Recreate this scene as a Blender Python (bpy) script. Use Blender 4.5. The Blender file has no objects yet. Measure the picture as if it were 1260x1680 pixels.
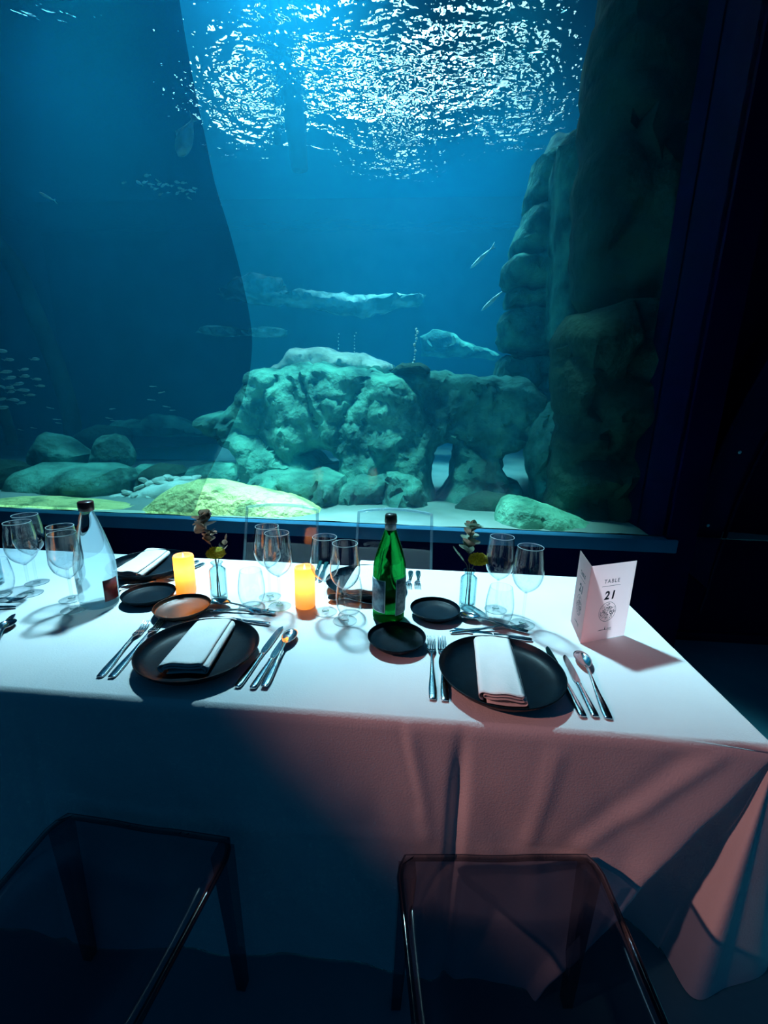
import bpy, bmesh, math, random
import numpy as np
from mathutils import Vector, Matrix, noise
from mathutils.geometry import delaunay_2d_cdt
PI = math.pi
rnd = random.Random(7)
sc = bpy.context.scene
C = sc.collection
TZ = 0.75                                   # table top height

# ------------------------------------------------------------------ camera
FPX, PITCH, ROLL, YAW = 715.6, 0.24888, 0.02232, -0.07554
CAMZ = TZ + 0.655
fw = Vector((math.sin(YAW) * math.cos(PITCH), math.cos(YAW) * math.cos(PITCH), -math.sin(PITCH)))
rt = Vector((math.cos(YAW), -math.sin(YAW), 0)); up = rt.cross(fw)
rt2 = math.cos(ROLL) * rt + math.sin(ROLL) * up
up2 = -math.sin(ROLL) * rt + math.cos(ROLL) * up
CAM = Vector((0, 0, CAMZ))
cd = bpy.data.cameras.new('camera'); cam = bpy.data.objects.new('camera', cd); C.objects.link(cam)
cam.matrix_world = Matrix(((rt2.x, up2.x, -fw.x, 0), (rt2.y, up2.y, -fw.y, 0), (rt2.z, up2.z, -fw.z, CAMZ), (0, 0, 0, 1)))
cd.sensor_fit = 'VERTICAL'; cd.sensor_height = 24.0; cd.lens = FPX / 1680 * 24.0
cd.clip_start = 0.02; cd.clip_end = 60
sc.camera = cam

def ray(u, v): return rt2 * ((u - 630) / FPX) - up2 * ((v - 840) / FPX) + fw
def at(u, v, z=TZ):
    d = ray(u, v); return CAM + d * ((z - CAMZ) / d.z)
def aty(u, v, y):
    d = ray(u, v); return CAM + d * (y / d.y)

# ------------------------------------------------------------------ materials
M = {}
def nt(name):
    m = bpy.data.materials.new(name); m.use_nodes = True
    t = m.node_tree; t.nodes.clear()
    o = t.nodes.new('ShaderNodeOutputMaterial'); M[name] = m
    return m, t, o
def N(t, typ, **k):
    n = t.nodes.new(typ)
    for a, b in k.items():
        if a in n.inputs: n.inputs[a].default_value = b
        else: setattr(n, a, b)
    return n
def c4(c): return (c[0], c[1], c[2], 1)
def solid(name, col, col2=None, rough=.6, metal=0, scale=8, bump=0, bscale=40, spec=.5, detail=5, coat=0, lo=.35, hi=.65):
    m, t, o = nt(name)
    p = N(t, 'ShaderNodeBsdfPrincipled'); p.inputs['Roughness'].default_value = rough
    p.inputs['Metallic'].default_value = metal; p.inputs['Specular IOR Level'].default_value = spec
    p.inputs['Coat Weight'].default_value = coat
    tc = N(t, 'ShaderNodeTexCoord')
    ns = N(t, 'ShaderNodeTexNoise'); ns.inputs['Scale'].default_value = scale; ns.inputs['Detail'].default_value = detail
    t.links.new(tc.outputs['Object'], ns.inputs['Vector'])
    r = N(t, 'ShaderNodeValToRGB'); r.color_ramp.elements[0].position = lo; r.color_ramp.elements[1].position = hi
    c2 = col2 or [x * .85 for x in col]
    r.color_ramp.elements[0].color = c4(c2); r.color_ramp.elements[1].color = c4(col)
    t.links.new(ns.outputs['Fac'], r.inputs['Fac']); t.links.new(r.outputs['Color'], p.inputs['Base Color'])
    if bump:
        nb = N(t, 'ShaderNodeTexNoise'); nb.inputs['Scale'].default_value = bscale; nb.inputs['Detail'].default_value = 8
        t.links.new(tc.outputs['Object'], nb.inputs['Vector'])
        b = N(t, 'ShaderNodeBump'); b.inputs['Strength'].default_value = bump; b.inputs['Distance'].default_value = .05 if name.startswith('rock') else .02
        t.links.new(nb.outputs['Fac'], b.inputs['Height']); t.links.new(b.outputs['Normal'], p.inputs['Normal'])
    t.links.new(p.outputs['BSDF'], o.inputs['Surface'])
    return m
def clear(name, tint=(.97, .99, 1), edge=(.45, .7, .78), ior=1.45, rough=.02, gain=1.0, haze=None, power=3):
    """thin clear sheet: what lies behind shows through, the rim mirrors its surroundings"""
    m, t, o = nt(name)
    lw = N(t, 'ShaderNodeLayerWeight'); lw.inputs['Blend'].default_value = .5
    fr = N(t, 'ShaderNodeMath', operation='MULTIPLY_ADD'); fr.inputs[1].default_value = .9; fr.inputs[2].default_value = .04 * (ior - 1) / .45
    p5 = N(t, 'ShaderNodeMath', operation='POWER'); p5.inputs[1].default_value = 5; t.links.new(lw.outputs['Facing'], p5.inputs[0]); t.links.new(p5.outputs[0], fr.inputs[0])
    mx = N(t, 'ShaderNodeMixRGB'); mx.inputs[1].default_value = c4(tint); mx.inputs[2].default_value = c4(edge)
    pw = N(t, 'ShaderNodeMath', operation='POWER'); pw.inputs[1].default_value = power
    t.links.new(lw.outputs['Facing'], pw.inputs[0]); t.links.new(pw.outputs[0], mx.inputs['Fac'])
    tr = N(t, 'ShaderNodeBsdfTransparent'); t.links.new(mx.outputs[0], tr.inputs['Color'])
    gl = N(t, 'ShaderNodeBsdfGlossy'); gl.inputs['Roughness'].default_value = rough
    ml = N(t, 'ShaderNodeMath', operation='MULTIPLY'); ml.use_clamp = True; ml.inputs[1].default_value = gain
    t.links.new(fr.outputs[0], ml.inputs[0])
    ms = N(t, 'ShaderNodeMixShader'); t.links.new(ml.outputs[0], ms.inputs['Fac'])
    t.links.new(tr.outputs[0], ms.inputs[1]); t.links.new(gl.outputs[0], ms.inputs[2])
    out = ms
    if haze:
        df = N(t, 'ShaderNodeBsdfDiffuse'); df.inputs['Color'].default_value = c4(haze[0])
        m2 = N(t, 'ShaderNodeMixShader'); m2.inputs['Fac'].default_value = haze[1]
        t.links.new(ms.outputs[0], m2.inputs[1]); t.links.new(df.outputs[0], m2.inputs[2]); out = m2
    t.links.new(out.outputs[0], o.inputs['Surface'])
    return m
def thick_glass(name, col, ior, mix, tcol):
    m, t, o = nt(name)
    g = N(t, 'ShaderNodeBsdfGlass'); g.inputs['Color'].default_value = c4(col); g.inputs['IOR'].default_value = ior
    g.inputs['Roughness'].default_value = .01
    tr = N(t, 'ShaderNodeBsdfTransparent'); tr.inputs['Color'].default_value = c4(tcol)
    ms = N(t, 'ShaderNodeMixShader'); ms.inputs['Fac'].default_value = mix
    t.links.new(tr.outputs[0], ms.inputs[1]); t.links.new(g.outputs[0], ms.inputs[2]); t.links.new(ms.outputs[0], o.inputs['Surface'])
    return m

solid('linen', (.80, .80, .80), (.76, .76, .77), rough=.85, scale=5, bump=.12, bscale=220, spec=.15)
solid('napkin_cloth', (.82, .80, .79), (.77, .75, .74), rough=.85, scale=14, bump=.12, bscale=160, spec=.15)
solid('stoneware', (.0015, .009, .016), (.0008, .005, .010), rough=.40, scale=40, bump=.05, bscale=260, spec=.11)
solid('stoneware_candlelit', (.035, .018, .012), (.008, .006, .005), rough=.38, scale=14, bump=.06, bscale=260, spec=.55)  # brown base colour stands in for candle light on the plate
solid('steel', (.72, .74, .76), (.62, .65, .68), rough=.13, metal=1, scale=30)
def paper():
    m, t, o = nt('paper')
    df = N(t, 'ShaderNodeBsdfDiffuse'); tl = N(t, 'ShaderNodeBsdfTranslucent'); ms = N(t, 'ShaderNodeMixShader'); ms.inputs['Fac'].default_value = .88
    ns = N(t, 'ShaderNodeTexNoise'); ns.inputs['Scale'].default_value = 30
    r = N(t, 'ShaderNodeValToRGB'); r.color_ramp.elements[0].color = (.80, .74, .74, 1); r.color_ramp.elements[1].color = (.86, .80, .80, 1)
    t.links.new(ns.outputs['Fac'], r.inputs['Fac']); t.links.new(r.outputs['Color'], df.inputs['Color']); tl.inputs['Color'].default_value = (1, .74, .74, 1)
    t.links.new(df.outputs[0], ms.inputs[1]); t.links.new(tl.outputs[0], ms.inputs[2]); t.links.new(ms.outputs[0], o.inputs['Surface'])
paper()
solid('ink', (.03, .028, .04), rough=.8)
solid('cap_metal', (.03, .035, .03), (.015, .02, .015), rough=.3, scale=60)
solid('cap_red', (.05, .008, .012), (.02, .004, .006), rough=.35, scale=60)
solid('label_blue', (.20, .30, .36), (.07, .13, .18), rough=.6, scale=55, lo=.4, hi=.6)
solid('label_grey', (.34, .36, .36), (.13, .17, .17), rough=.6, scale=55, lo=.4, hi=.6)
solid('label_border', (.75, .78, .78), rough=.6)
solid('label_red', (.13, .012, .02), (.05, .006, .01), rough=.5, scale=70)
solid('leaf_green', (.17, .24, .17), (.09, .14, .10), rough=.6, scale=60)
solid('leaf_bronze', (.40, .25, .17), (.18, .11, .09), rough=.6, scale=60)
solid('leaf_dark', (.025, .02, .02), rough=.6)
solid('flower_yellow', (.85, .66, .05), (.50, .40, .03), rough=.8, scale=160, bump=.9, bscale=260)
solid('stem_brown', (.05, .045, .035), rough=.7)
solid('floor_stone', (.06, .28, .34), (.04, .21, .27), rough=.45, scale=2.5, bump=.1, bscale=30)
solid('wall_paint', (.0008, .0008, .03), (.0006, .0006, .024), rough=.7, scale=3, spec=.05)
solid('frame_steel', (.003, .006, .04), (.002, .004, .03), rough=.4, scale=4, spec=.12)
solid('sill_paint', (.03, .15, .26), (.025, .12, .22), rough=.5, scale=4, spec=.1)
solid('bolt_steel', (.6, .7, .7), rough=.3, metal=.6)
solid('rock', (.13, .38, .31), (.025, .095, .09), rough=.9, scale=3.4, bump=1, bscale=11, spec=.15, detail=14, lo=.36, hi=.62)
solid('rock_lit', (.62, .80, .74), (.12, .26, .25), rough=.95, scale=3.5, bump=.9, bscale=7, spec=.1, detail=12, lo=.42, hi=.62)  # rock colour raised so the far ledges read as lit
solid('rock_dark', (.03, .085, .065), (.010, .03, .026), rough=.9, scale=2.2, bump=.9, bscale=8, spec=.2, detail=9)  # darker rock; on the unlit pillars it carries their shade too
solid('rock_pale', (.88, .78, .34), (.36, .42, .20), rough=.95, scale=7, bump=.9, bscale=20, spec=.1, detail=14, lo=.33, hi=.5)
solid('rock_green', (.24, .56, .40), (.05, .19, .14), rough=.95, scale=3.5, bump=.8, bscale=14, spec=.1, detail=9)
solid('rubble', (.72, .76, .70), (.42, .48, .44), rough=.9, scale=9, bump=.5, bscale=25, spec=.1)
solid('sand_grain', (.27, .31, .30), (.19, .24, .23), rough=.95, scale=3, bump=.35, bscale=14, spec=.1)
solid('bank_sand_lit', (.85, .92, .88), (.70, .80, .76), rough=.95, scale=4, bump=.4, bscale=12, spec=.1)  # sand raised in colour to stand in for lamp light on the bank
solid('tank_wall', (.10, .13, .14), (.05, .07, .08), rough=.95, scale=1.2, bump=.5, bscale=5, spec=.1)
solid('fish_silver', (.72, .78, .76), (.45, .52, .52), rough=.3, metal=.35, scale=12)
solid('fish_pale', (.92, .97, .95), (.8, .88, .86), rough=.6, scale=12)
solid('fish_grey', (.30, .36, .36), (.18, .22, .23), rough=.5, scale=12)
solid('bubble', (.9, .95, .95), rough=.15, spec=1)
clear('wine_glass', tint=(.985, 1, 1), edge=(.16, .36, .42), gain=1.6, power=5)
clear('tumbler_glass', tint=(.99, 1, 1), edge=(.3, .5, .55), gain=1.1, power=6)
clear('vase_glass', tint=(.84, .95, .96), edge=(.10, .30, .34), gain=1.5, power=2.5)
clear('acrylic_pane', tint=(.97, .985, .99), edge=(.9, .95, .97), ior=1.2, gain=.5)
clear('unlit_water_tint', tint=(.64, .70, .75), edge=(.60, .66, .71), ior=1.2, gain=.3)  # added tint standing in for the unlit water at left
clear('clear_polycarbonate', tint=(.93, .96, .98), edge=(.3, .5, .6), gain=1.2, rough=.04)
clear('polycarbonate_rim', tint=(.80, .9, .95), edge=(.5, .7, .8), gain=1.3, rough=.05, haze=((.55, .8, .9), .22))  # pale diffuse share put in to brighten the edges of the clear chairs
clear('smoked_rim', tint=(.34, .42, .50), edge=(.03, .06, .09), gain=1.1, rough=.10, ior=1.5)
clear('smoked_polycarbonate', tint=(.60, .65, .72), edge=(.04, .06, .10), gain=1.3, rough=.09, ior=1.8)
thick_glass('carafe_glass', (.90, .97, .98), 1.30, .62, (.86, .95, .96))
thick_glass('green_glass', (.07, .44, .17), 1.33, .66, (.06, .36, .14))

for nm in ('leaf_green', 'leaf_bronze', 'flower_yellow'):
    t = M[nm].node_tree; o = [n for n in t.nodes if n.type == 'OUTPUT_MATERIAL'][0]; p = [n for n in t.nodes if n.type == 'BSDF_PRINCIPLED'][0]
    src = p.inputs['Base Color'].links[0].from_socket
    tl = N(t, 'ShaderNodeBsdfTranslucent'); t.links.new(src, tl.inputs['Color'])
    ms = N(t, 'ShaderNodeMixShader'); ms.inputs['Fac'].default_value = .25 if nm != 'flower_yellow' else .45
    t.links.new(p.outputs[0], ms.inputs[1]); t.links.new(tl.outputs[0], ms.inputs[2]); t.links.new(ms.outputs[0], o.inputs['Surface'])
def wax():
    m, t, o = nt('wax')
    tl = N(t, 'ShaderNodeBsdfTranslucent'); tl.inputs['Color'].default_value = (.95, .50, .16, 1)
    df = N(t, 'ShaderNodeBsdfDiffuse'); df.inputs['Color'].default_value = (.75, .60, .48, 1)
    ms = N(t, 'ShaderNodeMixShader'); ms.inputs['Fac'].default_value = .35
    t.links.new(tl.outputs[0], ms.inputs[1]); t.links.new(df.outputs[0], ms.inputs[2]); t.links.new(ms.outputs[0], o.inputs['Surface'])
wax()
def flame():
    m, t, o = nt('led_flame')
    e = N(t, 'ShaderNodeEmission'); e.inputs['Color'].default_value = (1, .62, .2, 1); e.inputs['Strength'].default_value = 5
    t.links.new(e.outputs[0], o.inputs['Surface'])
flame()
def water():
    m, t, o = nt('water')
    s = N(t, 'ShaderNodeVolumeScatter'); s.inputs['Color'].default_value = (.02, .50, .95, 1); s.inputs['Density'].default_value = .085
    s.inputs['Anisotropy'].default_value = .25
    a = N(t, 'ShaderNodeVolumeAbsorption'); a.inputs['Color'].default_value = (.10, .80, .90, 1); a.inputs['Density'].default_value = .16
    ad = N(t, 'ShaderNodeAddShader')
    t.links.new(s.outputs[0], ad.inputs[0]); t.links.new(a.outputs[0], ad.inputs[1]); t.links.new(ad.outputs[0], o.inputs['Volume'])
    m, t, o = nt('water_skin')
    r = N(t, 'ShaderNodeBsdfRefraction'); r.inputs['IOR'].default_value = 1.33; r.inputs['Roughness'].default_value = .12
    r.inputs['Color'].default_value = (.75, .95, 1, 1)
    tc = N(t, 'ShaderNodeTexCoord')
    nz = N(t, 'ShaderNodeTexNoise'); nz.inputs['Scale'].default_value = 7.5; nz.inputs['Detail'].default_value = 2
    t.links.new(tc.outputs['Object'], nz.inputs['Vector'])
    b = N(t, 'ShaderNodeBump'); b.inputs['Strength'].default_value = 1; b.inputs['Distance'].default_value = .10
    t.links.new(nz.outputs['Fac'], b.inputs['Height']); t.links.new(b.outputs['Normal'], r.inputs['Normal'])
    tr = N(t, 'ShaderNodeBsdfTransparent')
    ms = N(t, 'ShaderNodeMixShader'); ms.inputs['Fac'].default_value = .55
    t.links.new(tr.outputs[0], ms.inputs[1]); t.links.new(r.outputs[0], ms.inputs[2]); t.links.new(ms.outputs[0], o.inputs['Surface'])
water()

# ------------------------------------------------------------------ object helpers
def obj(name, bm, mat, parent=None, smooth=True, loc=None):
    me = bpy.data.meshes.new(name)
    bmesh.ops.recalc_face_normals(bm, faces=bm.faces[:])
    bm.to_mesh(me); bm.free()
    if smooth:
        me.shade_smooth()
    for m in (mat if isinstance(mat, (list, tuple)) else [mat]): me.materials.append(M[m])
    o = bpy.data.objects.new(name, me); C.objects.link(o)
    if parent: o.parent = parent
    if loc: o.location = loc
    return o
def sharp(o, ang=35):
    try: o.data.set_sharp_from_angle(angle=math.radians(ang))
    except Exception: pass
    return o
def tag(o, label=None, cat=None, group=None, kind=None):
    if label: o['label'] = label
    if cat: o['category'] = cat
    if group: o['group'] = group
    if kind: o['kind'] = kind
    return o
def thing(name, label, cat, loc=(0, 0, 0), rz=0, group=None):
    o = bpy.data.objects.new(name, None); C.objects.link(o)
    o.location = loc; o.rotation_euler = (0, 0, rz); o.empty_display_size = .05
    return tag(o, label, cat, group)
def dup(root, loc, rz, label, group=None, scale=None):
    r = root.copy(); C.objects.link(r); r.location = loc; r.rotation_euler = (0, 0, rz)
    if scale: r.scale = (scale,) * 3
    r['label'] = label
    if group: r['group'] = group
    for ch in list(root.children):
        c = ch.copy(); C.objects.link(c); c.parent = r
        for g in list(ch.children):
            d = g.copy(); C.objects.link(d); d.parent = c
    return r
def box(bm, x0, x1, y0, y1, z0, z1, bev=0):
    r = bmesh.ops.create_cube(bm, size=1)
    for v in r['verts']:
        v.co = Vector((x0 if v.co.x < 0 else x1, y0 if v.co.y < 0 else y1, z0 if v.co.z < 0 else z1))
    if bev:
        es = list({e for v in r['verts'] for e in v.link_edges})
        bmesh.ops.bevel(bm, geom=es, offset=bev, segments=2, affect='EDGES', profile=.5)
def lathe(bm, prof, n=40, closed=False, rfun=None):
    rings = []
    for (r, z) in prof:
        if r < 1e-6: rings.append([bm.verts.new((0, 0, z))])
        else:
            rings.append([bm.verts.new(((r * (rfun(2 * PI * k / n, z) if rfun else 1)) * math.cos(2 * PI * k / n),
                                        (r * (rfun(2 * PI * k / n, z) if rfun else 1)) * math.sin(2 * PI * k / n), z)) for k in range(n)])
    prs = list(zip(rings, rings[1:]))
    if closed: prs.append((rings[-1], rings[0]))
    for a, b in prs:
        for k in range(n):
            k2 = (k + 1) % n
            if len(a) == 1 and len(b) == 1: break
            if len(a) == 1: bm.faces.new((a[0], b[k], b[k2]))
            elif len(b) == 1: bm.faces.new((a[k], b[0], a[k2]))
            else: bm.faces.new((a[k], b[k], b[k2], a[k2]))
def smooth_prof(ps, k=4):
    out = []
    n = len(ps)
    for i in range(n - 1):
        p0, p1, p2, p3 = ps[max(i - 1, 0)], ps[i], ps[i + 1], ps[min(i + 2, n - 1)]
        for j in range(k):
            t = j / k
            out.append(tuple(.5 * ((2 * p1[a]) + (-p0[a] + p2[a]) * t + (2 * p0[a] - 5 * p1[a] + 4 * p2[a] - p3[a]) * t * t
                                   + (-p0[a] + 3 * p1[a] - 3 * p2[a] + p3[a]) * t ** 3) for a in range(len(p1))))
    out.append(tuple(ps[-1]))
    return out
def tube(bm, pts, rad, n=10, caps=True):
    pts = [Vector(p) for p in pts]
    rads = rad if isinstance(rad, (list, tuple)) else [rad] * len(pts)
    prev = None; rings = []
    for i, p in enumerate(pts):
        d = (pts[min(i + 1, len(pts) - 1)] - pts[max(i - 1, 0)]).normalized()
        if prev is None:
            a = d.orthogonal().normalized()
        else:
            a = (prev - d * prev.dot(d)).normalized()
        prev = a; b = d.cross(a)
        rings.append([bm.verts.new(p + (a * math.cos(2 * PI * k / n) + b * math.sin(2 * PI * k / n)) * rads[i]) for k in range(n)])
    for r1, r2 in zip(rings, rings[1:]):
        for k in range(n): bm.faces.new((r1[k], r1[(k + 1) % n], r2[(k + 1) % n], r2[k]))
    if caps:
        bm.faces.new(rings[0][::-1]); bm.faces.new(rings[-1])
def prism(bm, poly, f0, f1):
    """poly of 2-D points; f0/f1 map (a,b) to the two faces"""
    a = [bm.verts.new(f0(p)) for p in poly]; b = [bm.verts.new(f1(p)) for p in poly]
    n = len(poly)
    for i in range(n): bm.faces.new((a[i], a[(i + 1) % n], b[(i + 1) % n], b[i]))
    bm.faces.new(a[::-1]); bm.faces.new(b)
def bmn(): return bmesh.new()
def fbm(p, o=5): return noise.fractal(Vector(p), 1.0, 2.0, o)
def ridge(p, o=5): return noise.ridged_multi_fractal(Vector(p), .9, 2.1, o, 1.0, 2.0)

# ------------------------------------------------------------------ the room
b = bmn(); box(b, -6, 6, -4, 2.75, -.1, 0); tag(obj('floor', b, 'floor_stone', smooth=False), kind='structure')
GY = 2.30                                   # plane of the big window
SZ = .745                                   # height of its sill
WR = 1.325
b = bmn(); box(b, -6, WR, GY - .01, GY + .2, 0, SZ - .075); tag(obj('wall_back', b, 'wall_paint', smooth=False), kind='structure')
b = bmn(); box(b, -6, WR + .05, GY - .012, GY + .06, SZ - .085, SZ - .012, .006); tag(sharp(obj('trim_1', b, 'sill_paint')), kind='structure')
# wall to the right of the window, with the recess below
b = bmn()
box(b, WR, 6, 2.62, 2.8, 0, 4.2); box(b, WR, WR + .14, GY, 2.64, 0, 4.2)
tag(obj('wall_right', b, 'wall_paint', smooth=False), kind='structure')
b = bmn(); box(b, WR + .0, 6, 2.585, 2.62, 0, .055, .006); tag(sharp(obj('baseboard_right', b, 'frame_steel')), kind='structure')
b = bmn(); box(b, -6, WR + .02, GY, GY + .2, 3.62, 4.2); tag(obj('wall_top', b, 'wall_paint', smooth=False), kind='structure')
# arched bolted flange at the right of the window
AY = 2.42
crvA = [(1112, 925), (1122, 893), (1138, 852), (1158, 795), (1182, 735), (1215, 668), (1262, 588), (1330, 490), (1420, 380)]
crvB = [(1160, 965), (1168, 930), (1184, 878), (1206, 815), (1232, 752), (1268, 688), (1318, 610), (1385, 515), (1480, 410)]
pA = [aty(u, v, AY) for u, v in smooth_prof(crvA, 5)]; pB = [aty(u, v, AY) for u, v in smooth_prof(crvB, 5)]
b = bmn(); k = len(pA)
prism(b, [(p.x, p.z) for p in pA] + [(p.x, p.z) for p in pB[::-1]], lambda p: Vector((p[0], AY, p[1])), lambda p: Vector((p[0], 2.62, p[1])))
tag(sharp(obj('trim_2', b, 'frame_steel')), kind='structure')
b = bmn(); tube(b, [p + Vector((0, -.006, 0)) for p in pA], .011, 8); tag(obj('trim_3', b, 'frame_steel'), kind='structure')
b = bmn(); tube(b, [p + Vector((.02, .05, 0)) for p in [aty(u, v, AY) for u, v in smooth_prof([(1150, 1012), (1160, 985), (1172, 945), (1190, 893), (1215, 826), (1250, 750), (1300, 660)], 4)]], .010, 8)
tag(obj('trim_4', b, 'frame_steel'), kind='structure')
fl = None
for (u, v, lab) in ((1213, 742, 'upper pale bolt head on the dark curved flange'), (1161, 862, 'lower pale bolt head on the dark curved flange')):
    p = aty(u, v, AY)
    b = bmn(); r = bmesh.ops.create_uvsphere(b, u_segments=14, v_segments=8, radius=.009)
    for q in r['verts']: q.co.y *= .6
    o = obj('bolt', b, 'bolt_steel', loc=(p.x, AY - .003, p.z)); tag(o, lab, 'bolt')

# glass: the whole window, and an added tinted sheet shading the left water
b = bmn(); box(b, -6, WR, GY + .02, GY + .06, SZ - .012, 3.62); tag(obj('window_1', b, 'acrylic_pane', smooth=False), kind='structure')
edge = [(285, -60), (300, 40), (318, 140), (335, 220), (352, 300), (375, 375), (397, 460), (410, 525), (413, 570), (407, 622), (392, 672), (370, 722), (345, 772), (324, 822), (308, 875)]
pe = [aty(u, v, GY + .09) for u, v in smooth_prof(edge, 4)]
b = bmn(); prism(b, [(-6, 3.61), (-6, SZ)] + [(p.x, min(max(p.z, SZ), 3.6)) for p in pe[::-1]], lambda p: Vector((p[0], GY + .085, p[1])), lambda p: Vector((p[0], GY + .095, p[1])))
tag(obj('shade_sheet', b, 'unlit_water_tint', smooth=False), kind='structure')

# ------------------------------------------------------------------ the tank
TX0, TX1, TY1, WZ = -8.0, 4.2, 9.6, 4.40
b = bmn(); box(b, TX0 - .2, TX1 + .2, TY1, TY1 + .2, -.5, 5.2); tag(obj('wall_far', b, 'tank_wall', smooth=False), kind='structure')
b = bmn(); box(b, TX0 - .2, TX0, GY + .2, TY1, -.5, 5.2); tag(obj('wall_left', b, 'tank_wall', smooth=False), kind='structure')
b = bmn(); box(b, TX1, TX1 + .2, GY + .2, TY1, -.5, 5.2); tag(obj('wall_tank_right', b, 'tank_wall', smooth=False), kind='structure')
b = bmn(); box(b, TX0, TX1, GY + .11, TY1, -.4, WZ - .1); o = obj('water', b, 'water', smooth=False); tag(o, 'blue hazy water filling the big aquarium behind the window', 'water', kind='stuff')

def sand_z(x, y):
    t = min(max((y - 2.4) / 2.2, 0), 1)
    z = .70 - .17 * (t * t * (3 - 2 * t)) + .036 * max(0, 1 - (y - GY - .06) / .11)
    return z + .025 * min(1, (y - GY - .05) * 4) * fbm((x * .9, y * .9, 3)) + .006 * fbm((x * 5, y * 5, 1))
b = bmn()
nx, ny = 150, 110
gv = [[b.verts.new((TX0 + (TX1 - TX0) * i / nx, GY + .061 + (TY1 - GY - .061) * (j / ny) ** 1.6, 0)) for i in range(nx + 1)] for j in range(ny + 1)]
for row in gv:
    for v in row: v.co.z = sand_z(v.co.x, v.co.y)
for j in range(ny):
    for i in range(nx): b.faces.new((gv[j][i], gv[j][i + 1], gv[j + 1][i + 1], gv[j + 1][i]))
tag(obj('sand', b, 'sand_grain'), 'pale rippled sand covering the aquarium floor', 'sand', kind='stuff')

def wave(x, y):
    return .030 * fbm((x * 1.5, y * 2.2, 5.1), 3) + .018 * fbm((x * 4, y * 5.5, 9.3), 3)
b = bmn(); nx, ny = 250, 190
gv = [[b.verts.new((TX0 + (TX1 - TX0) * i / nx, GY + .1 + (TY1 - GY - .1) * (j / ny), 0)) for i in range(nx + 1)] for j in range(ny + 1)]
for row in gv:
    for v in row: v.co.z = WZ + wave(v.co.x, v.co.y)
for j in range(ny):
    for i in range(nx): b.faces.new((gv[j][i], gv[j + 1][i], gv[j + 1][i + 1], gv[j][i + 1]))
me = bpy.data.meshes.new('water_surface'); b.normal_update(); b.to_mesh(me); b.free(); me.shade_smooth(); me.materials.append(M['water_skin'])
o = bpy.data.objects.new('water_surface', me); C.objects.link(o)
tag(o, 'rippling bright water surface glittering above the rocks', 'water surface', kind='stuff')

# --- rocks: an outline at its own distance, swollen to the front and to the back, weathered by noise
def inside(px, py, poly):
    x, y = poly[:, 0], poly[:, 1]; x2, y2 = np.roll(x, -1), np.roll(y, -1)
    cond = (y[None] > py[:, None]) != (y2[None] > py[:, None])
    xs = (x2 - x)[None] * (py[:, None] - y[None]) / np.where(y2 == y, 1e-9, y2 - y)[None] + x[None]
    return (np.sum(cond & (px[:, None] < xs), axis=1) % 2) == 1
def segdist(px, py, polys):
    d = np.full(len(px), 1e9)
    for poly in polys:
        a = poly; c = np.roll(poly, -1, axis=0); e = c - a; L = (e ** 2).sum(1) + 1e-12
        for k in range(0, len(px), 4000):
            P = np.stack([px[k:k + 4000], py[k:k + 4000]], 1)
            w = P[:, None] - a[None]; t = np.clip((w * e[None]).sum(2) / L[None], 0, 1)
            q = w - t[..., None] * e[None]; d[k:k + 4000] = np.minimum(d[k:k + 4000], np.sqrt((q ** 2).sum(2)).min(1))
    return d
def rough_line(poly, h, amp, seed):
    out = []; n = len(poly)
    for i in range(n):
        a, c = np.array(poly[i]), np.array(poly[(i + 1) % n]); L = np.linalg.norm(c - a); m = max(1, int(L / h))
        nrm = np.array([-(c - a)[1], (c - a)[0]]) / (L + 1e-9)
        for j in range(m):
            t = j / m; p = a + (c - a) * t
            k = math.sin(PI * t) ** .5 if j else .3
            out.append(p + nrm * amp * k * fbm((p[0] * 5 + seed, p[1] * 5, seed * 1.7), 4))
    return np.array(out)
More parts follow.
